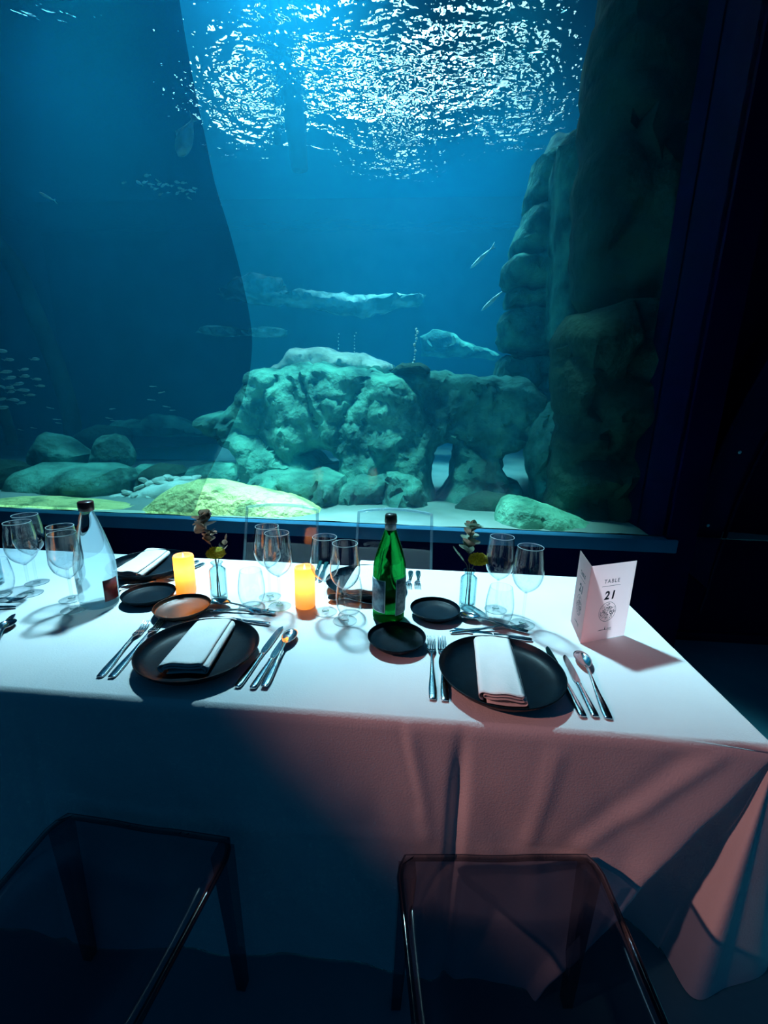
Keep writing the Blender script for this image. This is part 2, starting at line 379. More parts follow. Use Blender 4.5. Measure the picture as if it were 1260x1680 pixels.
def relief(name, label, cat, mat, outline, Y, holes=(), front=.4, back=.4, sat=.2, h=.03, rough=.05, edge=.02, seed=1, strata=0, ribs=None, lean=0, rfreq=2.4, group=None, tilt=0):
    W = lambda q: [(lambda p: (p.x, p.z))(aty(u, v, Y)) for u, v in q]
    ol = rough_line(W(outline), h, edge, seed); hl = [rough_line(W(q), h, edge * .5, seed + 3) for q in holes]
    mn, mx = ol.min(0), ol.max(0)
    xs = np.arange(mn[0], mx[0], h); zs = np.arange(mn[1], mx[1], h)
    gx, gz = np.meshgrid(xs, zs); rr = np.random.RandomState(seed)
    gx = (gx + rr.uniform(-.35, .35, gx.shape) * h).ravel(); gz = (gz + rr.uniform(-.35, .35, gz.shape) * h).ravel()
    ok = inside(gx, gz, ol)
    for q in hl: ok &= ~inside(gx, gz, q)
    gx, gz = gx[ok], gz[ok]; d = segdist(gx, gz, [ol] + hl); ok = d > .55 * h; gx, gz = gx[ok], gz[ok]
    vs = [Vector(p) for p in ol]; es = [(i, (i + 1) % len(ol)) for i in range(len(ol))]
    for q in hl:
        o0 = len(vs); vs += [Vector(p) for p in q]; es += [(o0 + i, o0 + (i + 1) % len(q)) for i in range(len(q))]
    vs += [Vector((x, z)) for x, z in zip(gx, gz)]
    V, E, F, _, _, _ = delaunay_2d_cdt(vs, es, [], 0, 1e-5)
    V = np.array([(v.x, v.y) for v in V]); cen = np.array([V[list(f)].mean(0) for f in F])
    keep = inside(cen[:, 0], cen[:, 1], ol)
    for q in hl: keep &= ~inside(cen[:, 0], cen[:, 1], q)
    F = [f for f, k in zip(F, keep) if k]
    d = segdist(V[:, 0], V[:, 1], [ol] + hl)
    bm = bmn(); fr, bk = {}, {}
    for f in F:
        for i in f:
            if i in fr: continue
            x, z = V[i]; t = min(d[i] / sat, 1); s = math.sqrt(max(0, 1 - (1 - t) ** 2))
            wx, wz = x + .12 * fbm((x * 2, z * 2, seed), 3), z + .12 * fbm((z * 2, x * 2, seed + 5), 3)
            dv, pv = noise.voronoi(Vector((wx * rfreq + seed, wz * rfreq * .75, seed * .37)))
            n1 = rough * (1.1 * fbm((x * 1.3 + seed, z * 1.0, seed * .7), 3) + .75 * noise.noise(pv[0] * 3.7)
                          + .35 * noise.noise(pv[0] * 9.1) * (wx * rfreq + seed - pv[0].x) * 2 - .35 * max(0, 1 - (dv[1] - dv[0]) / .16)
                          + .30 * fbm((x * 6, z * 5 + seed, 2.2), 5))
            dv, pv = noise.voronoi(Vector((wx * rfreq * 2.6 + seed, wz * rfreq * 2.2, seed * .6)))
            n1 += rough * (.22 * noise.noise(pv[0] * 4.3) - .14 * max(0, 1 - (dv[1] - dv[0]) / .14))
            if strata:
                q = z * 5.2 + .5 * fbm((x * .8, z * .8, seed), 3); q -= math.floor(q)
                n1 += strata * (min(q / .16, 1) * (1 - .35 * q) - .4)
            if ribs:
                ra, rf_, rg = ribs; q = (x * math.cos(rg) + z * math.sin(rg)) * rf_ + .8 * fbm((x * 1.1, z * 1.1, seed), 3)
                n1 += ra * (1 - abs((q - math.floor(q)) * 2 - 1) ** 1.5 * 2) * (.55 + .45 * fbm((x * 2.2, z * 2.2, seed + 9), 2))
            y = Y - front * s - n1 * s + lean * (z - mn[1]) + tilt * (x - mn[0])
            if d[i] < 1e-4:
                fr[i] = bk[i] = bm.verts.new((x, Y + lean * (z - mn[1]) + tilt * (x - mn[0]), z))
            else:
                fr[i] = bm.verts.new((x, y, z))
                bk[i] = bm.verts.new((x, Y + back * s + lean * (z - mn[1]) + tilt * (x - mn[0]), z))
    for f in F:
        try: bm.faces.new([fr[i] for i in f])
        except ValueError: pass
        try: bm.faces.new([bk[i] for i in f][::-1])
        except ValueError: pass
    o = obj(name, bm, mat); sharp(o, 50)
    return tag(o, label, cat, group)

relief('rock_arch', 'big teal rock arch with cave openings in the middle of the aquarium', 'rock', 'rock',
       [(398, 612), (415, 603), (440, 600), (470, 594), (500, 590), (540, 594), (575, 600), (600, 606), (640, 608), (690, 602), (720, 608), (760, 614), (800, 616), (835, 613), (870, 625), (895, 650), (897, 690), (882, 720), (850, 735), (838, 745), (828, 760), (832, 790), (850, 800), (872, 850), (800, 860), (700, 860), (640, 855), (560, 850), (480, 846), (415, 830), (392, 795), (402, 765), (388, 742), (360, 722), (332, 703), (330, 680), (352, 674), (374, 664), (386, 640), (393, 622)],
       3.95, holes=[[(505, 742), (520, 737), (545, 742), (560, 752), (558, 761), (528, 763)], [(712, 745), (718, 735), (735, 728), (746, 730), (744, 755), (738, 790), (727, 806), (716, 818), (710, 792), (709, 765)]],
       front=.42, back=.7, sat=.13, h=.027, rough=.17, edge=.06, seed=3, rfreq=1.7, lean=.10, strata=.03)
relief('slab_rock', 'pale sunlit slab rock on top of the big arch', 'rock', 'rubble', [(440, 606), (468, 590), (485, 570), (520, 570), (570, 577), (610, 585), (648, 600), (640, 622), (450, 622)], 4.5, front=.3, back=.4, sat=.10, h=.03, rough=.06, seed=5, edge=.03)
relief('flat_rock', 'flat dark rock lying on the right top of the arch', 'rock', 'rock_dark', [(636, 606), (660, 594), (690, 595), (706, 606), (700, 618), (640, 617)], 3.9, front=.25, back=.3, sat=.06, h=.025, rough=.03, seed=6)
relief('base_rock', 'low teal rock at the left foot of the arch beside the cave', 'rock', 'rock', [(398, 800), (430, 778), (480, 768), (530, 765), (566, 780), (580, 850), (400, 850)], 3.35, front=.3, back=.3, sat=.13, h=.024, rough=.20, edge=.04, seed=8, rfreq=3.4)
relief('base_rock', 'low folded rock under the middle of the arch', 'rock', 'rock', [(552, 800), (590, 778), (640, 775), (690, 790), (700, 815), (705, 855), (545, 855)], 3.25, front=.25, back=.3, sat=.13, h=.024, rough=.20, edge=.04, seed=9, rfreq=3.4)
relief('base_rock', 'small dark rock to the right below the narrow cave opening', 'rock', 'rock_dark', [(735, 845), (760, 818), (800, 808), (850, 812), (870, 860), (735, 868)], 3.2, front=.2, back=.3, sat=.12, h=.03, rough=.06, seed=10)
relief('boulder', 'angular boulder balanced on the big left boulder', 'rock', 'rock', [(57, 748), (62, 730), (75, 708), (96, 712), (120, 728), (143, 745), (141, 764), (100, 772), (60, 768)], 3.75, front=.2, back=.25, sat=.16, h=.025, rough=.04, seed=11, edge=.012)
relief('boulder', 'rounded triangular boulder right of the angular balanced one', 'rock', 'rock', [(150, 765), (158, 735), (168, 714), (190, 711), (203, 730), (213, 752), (208, 770), (160, 776)], 3.85, front=.2, back=.25, sat=.14, h=.025, rough=.04, seed=12, edge=.012)
relief('boulder', 'biggest left boulder, wide and low above the pale ledge', 'rock', 'rock', [(36, 800), (48, 768), (70, 758), (120, 762), (165, 760), (195, 768), (206, 790), (200, 820), (170, 838), (60, 834)], 3.3, front=.35, back=.4, sat=.18, h=.028, rough=.07, seed=13, edge=.02)
relief('boulder', 'dark boulder cut off by the left edge of the photo', 'rock', 'rock_dark', [(-40, 760), (0, 752), (25, 765), (36, 790), (30, 825), (-40, 830)], 3.3, front=.3, back=.3, sat=.15, h=.03, rough=.06, seed=14)
relief('boulder', 'pale low boulder right of the biggest left boulder', 'rock', 'rock', [(200, 800), (212, 776), (236, 762), (262, 772), (275, 800), (260, 822), (205, 822)], 3.7, front=.2, back=.25, sat=.12, h=.028, rough=.05, seed=15)
relief('boulder', 'small dark boulder just behind the white rubble', 'rock', 'rock_dark', [(233, 792), (242, 770), (262, 759), (290, 762), (304, 775), (300, 798), (240, 805)], 3.55, front=.2, back=.2, sat=.1, h=.025, rough=.05, seed=16)
relief('boulder', 'low boulder between the rubble and the foot of the arch', 'rock', 'rock', [(295, 785), (312, 766), (345, 757), (390, 758), (404, 775), (400, 806), (300, 806)], 3.7, front=.2, back=.3, sat=.1, h=.028, rough=.06, seed=17)
relief('ledge_rock', 'pale yellow rock ledge along the glass at the left', 'rock', 'rock_pale', [(-60, 825), (0, 818), (60, 818), (120, 822), (170, 828), (205, 836), (235, 850), (240, 875), (230, 900), (-60, 900)], 2.62, front=.18, back=.35, sat=.14, h=.022, rough=.03, seed=18, edge=.01)
relief('mound_rock', 'large pale yellow green rock mound close behind the glass', 'rock', 'rock_pale', [(215, 862), (235, 836), (262, 812), (290, 795), (325, 786), (365, 790), (410, 798), (450, 808), (495, 822), (522, 838), (535, 856), (542, 900), (212, 900)], 2.72, front=.27, back=.35, sat=.22, h=.022, rough=.045, seed=19, edge=.012)
relief('slanting_rock', 'green slanting rock close behind the glass at the right', 'rock', 'rock_green', [(806, 872), (815, 842), (826, 820), (845, 812), (870, 818), (910, 832), (950, 848), (985, 866), (1012, 886), (1018, 915), (804, 915)], 2.66, front=.2, back=.3, sat=.14, h=.02, rough=.05, seed=20, edge=.012, rfreq=3.2)
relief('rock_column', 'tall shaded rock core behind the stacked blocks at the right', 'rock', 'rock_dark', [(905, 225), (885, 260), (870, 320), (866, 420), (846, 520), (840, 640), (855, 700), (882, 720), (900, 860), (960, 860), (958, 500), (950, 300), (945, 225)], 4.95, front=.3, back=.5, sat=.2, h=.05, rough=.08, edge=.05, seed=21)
for q_, sd_, lb_ in (([(872, 272), (888, 262), (912, 258), (945, 290), (948, 352), (900, 356), (868, 350), (858, 330)], 41, 'topmost rounded block of the layered rock column'),
                     ([(858, 352), (880, 345), (948, 350), (948, 424), (890, 428), (842, 428), (836, 408), (846, 380)], 42, 'second block from the top of the layered rock column'),
                     ([(824, 438), (838, 424), (880, 420), (948, 422), (948, 474), (880, 478), (830, 476), (820, 458)], 43, 'wide third block of the layered rock column'),
                     ([(830, 480), (850, 473), (946, 474), (946, 508), (880, 510), (828, 508)], 44, 'thin fourth slab of the layered rock column'),
                     ([(822, 520), (840, 506), (900, 506), (944, 508), (942, 580), (870, 584), (826, 580), (812, 560)], 45, 'large fifth block of the layered rock column'),
                     ([(812, 596), (830, 582), (880, 580), (940, 582), (936, 690), (880, 700), (830, 690), (808, 640)], 46, 'lowest block of the layered rock column just above the arch')):
    relief('column_block', lb_, 'rock', 'rock', q_, 4.6, front=.34, back=.35, sat=.11, h=.034, rough=.12, edge=.035, seed=sd_, group='blocks of the layered rock column')
relief('rock_fin', 'smooth pale vertical rock fin beside the layered column', 'rock', 'rock', [(922, 235), (938, 215), (960, 215), (962, 300), (958, 420), (950, 500), (940, 560), (905, 560), (912, 420), (916, 240)], 3.9, front=.14, back=.5, sat=.1, h=.04, rough=.02, edge=.012, seed=22)
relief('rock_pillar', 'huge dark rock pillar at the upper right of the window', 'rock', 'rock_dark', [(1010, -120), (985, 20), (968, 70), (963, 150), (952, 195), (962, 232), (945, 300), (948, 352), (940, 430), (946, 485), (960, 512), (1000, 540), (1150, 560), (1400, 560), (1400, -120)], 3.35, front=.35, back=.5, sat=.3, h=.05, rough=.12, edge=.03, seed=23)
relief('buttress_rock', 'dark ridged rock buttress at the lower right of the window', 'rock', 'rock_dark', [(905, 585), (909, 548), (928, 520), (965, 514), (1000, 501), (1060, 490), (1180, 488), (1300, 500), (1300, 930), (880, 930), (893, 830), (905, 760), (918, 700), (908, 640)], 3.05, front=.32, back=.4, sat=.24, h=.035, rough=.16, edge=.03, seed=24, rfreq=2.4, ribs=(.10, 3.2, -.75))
relief('rib_rock', 'curved ribbed rock between the arch and the dark buttress', 'rock', 'rock', [(862, 740), (868, 712), (882, 690), (900, 668), (918, 640), (925, 690), (918, 760), (910, 860), (868, 860), (872, 800)], 3.5, front=.2, back=.3, sat=.1, h=.025, rough=.10, edge=.02, seed=25, rfreq=3, ribs=(.09, 9, -.35))
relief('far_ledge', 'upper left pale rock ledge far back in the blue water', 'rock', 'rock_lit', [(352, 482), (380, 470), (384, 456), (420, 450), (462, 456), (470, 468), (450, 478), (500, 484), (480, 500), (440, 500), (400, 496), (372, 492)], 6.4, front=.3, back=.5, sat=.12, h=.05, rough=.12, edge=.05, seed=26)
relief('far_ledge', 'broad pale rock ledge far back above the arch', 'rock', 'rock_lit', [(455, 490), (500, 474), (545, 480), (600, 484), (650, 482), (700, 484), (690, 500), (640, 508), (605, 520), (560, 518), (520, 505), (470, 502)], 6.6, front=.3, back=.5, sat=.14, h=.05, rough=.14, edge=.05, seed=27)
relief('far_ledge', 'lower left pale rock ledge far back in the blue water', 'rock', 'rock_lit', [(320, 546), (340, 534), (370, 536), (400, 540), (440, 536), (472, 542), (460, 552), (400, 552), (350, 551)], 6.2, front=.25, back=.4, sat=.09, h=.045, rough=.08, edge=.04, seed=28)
relief('far_ledge', 'dim rock ledge at the back above the right top of the arch', 'rock', 'rock', [(688, 552), (710, 540), (745, 546), (765, 560), (800, 570), (830, 590), (690, 585)], 6.6, front=.3, back=.5, sat=.12, h=.05, rough=.08, edge=.04, seed=29)
relief('sand_bank', 'low sand bank coloured as if lit behind the left boulders at the back', 'bank', 'bank_sand_lit', [(-120, 757), (0, 748), (120, 741), (240, 735), (330, 729), (385, 727), (402, 738), (420, 790), (-120, 800)], 6.3, front=.35, back=.5, sat=.25, h=.06, rough=.03, seed=34, edge=.01)
relief('low_far_rock', 'long low humped rock far back behind the left boulders', 'rock', 'rock', [(186, 690), (240, 688), (252, 678), (285, 682), (312, 694), (345, 702), (350, 716), (300, 716), (230, 716), (192, 706)], 6.0, front=.3, back=.4, sat=.14, h=.05, rough=.08, edge=.03, seed=31)
relief('low_far_rock', 'dim rounded rock far back above the triangular boulder', 'rock', 'rock_dark', [(128, 722), (140, 704), (160, 696), (190, 700), (200, 720), (190, 740), (130, 740)], 5.2, front=.3, back=.4, sat=.14, h=.05, rough=.08, edge=.03, seed=32)

# white rubble, one stone each
def stone_bm(sd, r):
    bm = bmn(); q = bmesh.ops.create_icosphere(bm, subdivisions=3, radius=r)
    s = random.Random(sd); sx, sy, szz = s.uniform(.9, 1.4), s.uniform(.8, 1.2), s.uniform(.4, .65)
    for v in q['verts']:
        n = 1 + .35 * fbm((v.co.x / r * .9 + sd * 3, v.co.y / r * .9, v.co.z / r * .9), 3)
        v.co = Vector((v.co.x * sx, v.co.y * sy, v.co.z * szz)) * n
    return bm
sp = [obj('rubble_stone', stone_bm(i + 1, .05), 'rubble') for i in range(4)]
k = 0
rl = [(178, 822), (192, 815), (205, 822), (208, 808), (222, 815), (228, 800), (238, 824), (240, 808), (245, 793), (252, 815), (256, 800), (262, 788), (268, 806), (272, 793), (283, 797), (286, 786), (298, 789), (310, 786), (322, 784), (215, 826), (250, 826), (226, 826), (198, 826), (236, 788), (276, 783)]
for (u, v) in rl:
    Yr = 3.0 + .25 * (826 - v) / 40
    p = aty(u, v, Yr)
    o = sp[k] if k < 4 else sp[k % 4].copy()
    if k >= 4: C.objects.link(o)
    o.location = p; o.rotation_euler = (rnd.uniform(-.4, .4), rnd.uniform(-.4, .4), rnd.uniform(0, 6)); s = rnd.uniform(.6, 1.1); o.scale = (s, s, s)
    tag(o, 'white broken stone in the rubble heap beside the yellow mound', 'stone', 'white rubble stones'); k += 1
relief('rubble_bank', 'low pale bank of sand and gravel carrying the white rubble', 'bank', 'rubble', [(165, 835), (200, 815), (240, 798), (280, 790), (330, 788), (340, 850), (165, 850)], 3.12, front=.12, back=.3, sat=.1, h=.03, rough=.03, seed=33)

# tube given the shape of a faint glass reflection, and a short dim post
def arc(pts, Y, r, lab):
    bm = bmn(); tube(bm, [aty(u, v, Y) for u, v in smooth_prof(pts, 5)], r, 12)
    tag(obj('dim_arc', bm, 'rock_dark'), lab, 'arc')
arc([(-10, 395), (25, 440), (55, 510), (85, 580), (105, 640), (118, 690), (120, 735)], 5.4, .10, 'glass reflection built as a long dim rib leaning down from the left edge of the photo')
arc([(2, 665), (10, 690), (17, 712), (20, 730)], 4.6, .055, 'short dim post below the silver fish at the left edge')
# submerged dark beam hanging from the surface
def beam(pts, Y, w, lab):
    bm = bmn(); ps = [aty(u, v, Y) for u, v in pts]
    tube(bm, ps, w, 10); tag(obj('hanging_pipe', bm, 'tank_wall'), lab, 'pipe')
beam([(452, -40), (470, 60), (482, 180), (492, 278)], 5.6, [.13, .13, .12, .09], 'long dark pipe hanging down through the bright water surface')
beam([(440, 140), (448, 180), (456, 235)], 6.0, [.05, .05, .04], 'short thin pipe left of the long hanging pipe')

# ------------------------------------------------------------------ fish and bubbles
def fish_parts(L, mat, parent=None, fat=.14, single=None):
    def body(bm):
        n = 14; rings = []
        for i in range(13):
            t = i / 12; x = (t - .5) * L * .8
            h = fat * L * (math.sin(PI * min(t ** .75, 1)) ** .8) + .006 * L; w = h * .5
            if i == 12: h = .028 * L; w = .01 * L
            rings.append([bm.verts.new((x, w * math.cos(2 * PI * k / n), h * math.sin(2 * PI * k / n))) for k in range(n)])
        for a, c in zip(rings, rings[1:]):
            for k in range(n): bm.faces.new((a[k], a[(k + 1) % n], c[(k + 1) % n], c[k]))
        bm.faces.new(rings[0][::-1]); bm.faces.new(rings[-1])
    def tail(bm):
        prism(bm, [(L * .39, .02 * L), (L * .54, .13 * L), (L * .49, 0), (L * .54, -.13 * L), (L * .39, -.02 * L)], lambda p: Vector((p[0], -.004 * L, p[1])), lambda p: Vector((p[0], .004 * L, p[1])))
    def dorsal(bm):
        prism(bm, [(-L * .12, fat * L * .85), (0, fat * L * 1.35), (L * .2, fat * L * .7), (L * .1, fat * L * .5)], lambda p: Vector((p[0], -.003 * L, p[1])), lambda p: Vector((p[0], .003 * L, p[1])))
    if parent is None:
        bm = bmn(); body(bm); tail(bm); dorsal(bm); return obj(single, bm, mat)
    for nm, f in (('body', body), ('tail_fin', tail), ('dorsal_fin', dorsal)):
        bm = bmn(); f(bm); obj(nm, bm, mat, parent)
def place_fish(px, py, Y, L, ang, label, mat='fish_silver', fat=.14, yaw=0, roll=0):
    t = thing('fish', label, 'fish', aty(px, py, Y)); fish_parts(L, mat, t, fat); t.rotation_euler = (roll, ang, yaw); return t
place_fish(304, 228, 4.2, .36, -1.05, 'large grey fish hanging nose down at the edge of the bright water', 'fish_silver', .17, roll=.7)
place_fish(76, 322, 4.0, .17, .45, 'lone silver fish in the dark water at the left, high up', mat='fish_pale', fat=.09, roll=.9)
place_fish(789, 424, 5.4, .36, -.75, 'thin bright fish swimming at a slant, upper of the two by the rock column', 'fish_pale', fat=.075, roll=1.1)
place_fish(807, 494, 5.3, .36, -.75, 'thin bright fish swimming at a slant, lower of the two by the rock column', 'fish_pale', fat=.085, roll=1.1)
school = [(15, 590), (58, 589), (10, 610), (40, 606), (17, 620), (41, 617), (61, 622), (2, 634), (15, 636), (67, 633), (38, 640), (18, 643), (50, 648), (3, 655), (22, 656), (36, 661), (5, 669), (1, 576), (30, 630)]
f0 = fish_parts(.13, 'fish_pale', None, .13, 'fish')
for i, (u, v) in enumerate(school):
    o = f0 if i == 0 else f0.copy()
    if i: C.objects.link(o)
    o.location = aty(u, v, rnd.uniform(3.7, 4.1)); o.rotation_euler = (-.9, rnd.uniform(-.12, .2) + .1, PI + rnd.uniform(-.2, .2)); s = rnd.uniform(.8, 1.15); o.scale = (s, s, s)
    tag(o, 'small silver fish in the school at the left edge above the boulders', 'fish', 'school of silver fish at the left')
f1 = fish_parts(.09, 'fish_pale', None, .09, 'fish')
for i, (u, v) in enumerate([(250, 634), (264, 644), (247, 656), (272, 667), (282, 673), (183, 671), (178, 686), (186, 690), (92, 688), (95, 694), (54, 702), (33, 705), (81, 669)]):
    o = f1 if i == 0 else f1.copy()
    if i: C.objects.link(o)
    o.location = aty(u, v, rnd.uniform(4.4, 5.0)); o.rotation_euler = (.9, rnd.uniform(-.2, .2), rnd.uniform(-.3, .3))
    tag(o, 'tiny pale fish scattered in the dark water above the left boulders', 'fish', 'tiny scattered fish')
f2 = fish_parts(.075, 'fish_pale', None, .16, 'fish')
gl = [(241, 288), (258, 296), (237, 299), (247, 302), (261, 302), (269, 303), (275, 303), (282, 305), (249, 307), (255, 310), (266, 306), (291, 299), (301, 300), (296, 309), (301, 313), (307, 318), (314, 313), (319, 309), (310, 325), (263, 319), (276, 316), (291, 317), (228, 300), (203, 300)]
for i, (u, v) in enumerate(gl):
    o = f2 if i == 0 else f2.copy()
    if i: C.objects.link(o)
    o.location = aty(u, v, rnd.uniform(4.3, 4.7)); o.rotation_euler = (rnd.uniform(.4, 1.3), rnd.uniform(-.5, .5), rnd.uniform(-.6, .6)); s = rnd.uniform(.5, 1.0); o.scale = (s, s, s)
    tag(o, 'tiny glinting fish in the cluster below the large grey fish', 'fish', 'cluster of glinting fish')
bb = bmn(); bmesh.ops.create_icosphere(bb, subdivisions=2, radius=.014); b0 = obj('air_bubble', bb, 'bubble'); k = 0
for (u0, v0, u1, v1, n, lab, grp) in ((684, 540, 678, 596, 12, 'air bubble in the tallest column rising right of the arch top', 'bubbles rising at the right'),
                                     (583, 546, 582, 577, 7, 'air bubble in the middle thin column over the slab', 'bubbles rising in the middle'),
                                     (557, 548, 555, 572, 5, 'air bubble in the left thin column over the slab', 'bubbles rising at the left')):
    for i in range(n):
        t = i / (n - 1); o = b0 if k == 0 else b0.copy()
        if k: C.objects.link(o)
        o.location = aty(u0 + (u1 - u0) * t + rnd.uniform(-1.5, 1.5), v0 + (v1 - v0) * t, 4.5 if n < 12 else 3.9); s = rnd.uniform(.45, 1) * (1 if n == 12 else .6); o.scale = (s, s, s * 1.2)
        tag(o, lab, 'bubble', grp); k += 1

# ------------------------------------------------------------------ table cloth
XF0, XC, YF, YB = -2.5, .745, .792, 1.668
DROP = TZ - .004
def cat_rom(P, ts):
    out = []; n = len(P)
    for t in ts:
        i = min(int(t), n - 2); f = t - i
        p0, p1, p2, p3 = P[max(i - 1, 0)], P[i], P[i + 1], P[min(i + 2, n - 1)]
        out.append(.5 * (2 * p1 + (p2 - p0) * f + (2 * p0 - 5 * p1 + 4 * p2 - p3) * f * f + (3 * p1 - p0 - 3 * p2 + p3) * f ** 3))
    return out
def top_z(x, y):
    z = TZ - .0006
    for cx, s in ((.155, 1), (-.86, 1), (-1.9, 1)): z += .0005 * math.exp(-((x - cx) / .004) ** 2)
    for cy in (.885, 1.25): z += .0004 * math.exp(-((y - cy - .01 * math.sin(x * 3)) / .005) ** 2)
    return z
bm = bmn()
nx, ny = 560, 60
def xs_(i): return XF0 + (XC - XF0) * i / nx
def ys_(j): return YF + (YB - YF) * j / ny
R = .008
grid = [[bm.verts.new((min(xs_(i), XC - R) if True else 0, min(max(ys_(j), YF + R), YB - R), top_z(xs_(i), ys_(j)))) for i in range(nx + 1)] for j in range(ny + 1)]
for j in range(ny):
    for i in range(nx): bm.faces.new((grid[j][i], grid[j][i + 1], grid[j + 1][i + 1], grid[j + 1][i]))
loop = [grid[0][i] for i in range(nx)] + [grid[j][nx] for j in range(ny)] + [grid[ny][i] for i in range(nx, -1, -1)]
nl = len(loop); cidx = nx                       # index of the front right corner in the loop
NCF, NCR = 86, 52                               # loop vertices on each side that take part in the corner drape
def corner_curve(t):
    a = t
    g = .49 - .53 * a
    P = [Vector((XC - .50, YF)), Vector((XC - .50 + g * .4, YF)), Vector((XC - .50 + g * .75, YF - .003 * a)), Vector((XC - .53 * a - .004, YF - .022 * a)), Vector((XC - .47 * a, YF + .20 * a)), Vector((XC - .20 * a, YF + .27 * a)),
         Vector((XC - .07 * a, YF + .17 * a)), Vector((XC - .03 * a, YF + .02 * a)), Vector((XC + .09 * a, YF + .05 * a)), Vector((XC + .30 * a, YF + .15 * a)), Vector((XC + .24 * a + .002, YF + .40 * a + .03)), Vector((XC, YF + .42 * a + .2))]
    return P
NT = 46
rings = [loop]
for kt in range(1, NT + 1):
    f = kt / NT; t = f * DROP; ring = []
    P = corner_curve(t); n = len(P) - 1
    for i in range(nl):
        if -NCF <= i - cidx <= NCR:
            q_ = (i - cidx) / NCF * 6 + 6 if i < cidx else 6 + (i - cidx) / NCR * (n - 6)
            c = cat_rom(P, [q_])[0]; x, y = c.x, c.y
            # blend to plain sides at the ends of the corner zone
            e = min((NCF + i - cidx) / 6, (NCR - i + cidx) / 10)
            bx, by = loop[i].co.x, loop[i].co.y
            if i < cidx: by = YF
            else: bx = XC
            if e < 1: x = bx + (x - bx) * max(e, 0); y = by + (y - by) * max(e, 0)
        else:
            x, y = loop[i].co.x, loop[i].co.y
            if i < cidx: y = YF
            elif i <= cidx + ny: x = XC
            else: y = YB
        if i <= cidx:
            amp = min(f * 4, 1)
            w = .022 * fbm((x * 2.6 + 4 + .8 * t, t * 1.2, 7.7), 3) * f + .012 * fbm((x * 5 - 2.5 * t, t * 2.2, 1.1), 3) * min(f * 2, 1)
            w -= .020 * amp * math.exp(-((x - .118) / .016) ** 2)
            w -= .006 * amp * math.exp(-((x + .88) / .016) ** 2)
            w += .0035 * math.exp(-((t - .33 - .03 * x) / .006) ** 2)
            for (ax, at_), (bx_, bt), rw, rh in (((.63, .03), (.40, .29), .022, .012), ((.315, .06), (.285, .30), .018, .010), ((.0, .02), (.055, .30), .020, .010), ((-.02, .0), (.03, .22), .012, -.006), ((.56, .05), (.30, .40), .03, -.008)):
                ex, et = bx_ - ax, bt - at_; q_ = max(0, min(1, ((x - ax) * ex + (t - at_) * et) / (ex * ex + et * et)))
                dd = math.hypot(x - ax - q_ * ex, t - at_ - q_ * et); w += .6 * rh * math.exp(-(dd / rw) ** 2) * min(t / .05, 1)
            y -= w + .004 * amp
        elif i <= cidx + ny and i > cidx + NCR:
            x += .012 * fbm((y * 3, t, 2.2), 3) * f
        ro = min(t / R, 1) if kt == 1 else 1
        z = TZ - .0006 - t
        if i > cidx + ny: z = TZ - .0006 - t * .3
        if kt == NT and i <= cidx + ny: z += .002 * fbm((x * 2, y * 2, 4), 2)
        ring.append(bm.verts.new((x, y, z)))
    rings.append(ring)
for r1, r2 in zip(rings, rings[1:]):
    for i in range(nl - 1): bm.faces.new((r1[i], r1[i + 1], r2[i + 1], r2[i]))
o = obj('tablecloth', bm, 'linen'); tag(o, 'long white linen tablecloth hanging to the floor over the dining table', 'tablecloth')

# ------------------------------------------------------------------ plates
def plate_bm(D, H):
    R_ = D / 2
    prof = [(0, .004), (R_ * .55, .004), (R_ * .62, 0), (R_ * .68, 0), (R_ * .70, .004), (R_ * .82, .009), (R_ * .95, H * .72), (R_ * .995, H * .95), (R_, H), (R_ * .985, H + .001), (R_ * .965, H * .9), (R_ * .92, H * .62), (R_ * .82, .014), (R_ * .6, .0095), (R_ * .3, .0085), (0, .0085)]
    bm = bmn(); lathe(bm, smooth_prof(prof, 3), 72); return bm
def plate(px, py, D, H, label, name='dinner_plate', group='black stoneware plates', mat='stoneware'):
    c = at(px, py, TZ + H); o = obj(name, plate_bm(D, H), mat, loc=(c.x, c.y, TZ)); tag(o, label, 'plate', group); return o
HB, HS = .036, .026
plR = plate(822, 1095, .300, HB, 'large black plate nearest the table number card', group='black dinner plates')
plL = plate(326, 1060, .300, HB, 'large black plate at the left near edge of the table, under a folded napkin', group='black dinner plates')
plF = plate(246, 922, .295, HB, 'large black plate on the far side, behind the clear bottle', group='black dinner plates')
plM = plate(600, 950, .285, HB, 'large black plate on the far side, behind the middle wine glasses', group='black dinner plates')
plate(651, 1043, .162, HS, 'small black plate in front of the green bottle', 'side_plate', 'small side plates')
plate(714, 997, .158, HS, 'small black plate between the green bottle and the right bud vase', 'side_plate', 'small side plates')
plate(299, 993, .168, HS, 'small plate tinted brown for candle light in front of the left candle', 'side_plate', 'small side plates', 'stoneware_candlelit')
plate(244, 972, .165, HS, 'small black plate between the clear bottle and the left candle', 'side_plate', 'small side plates')

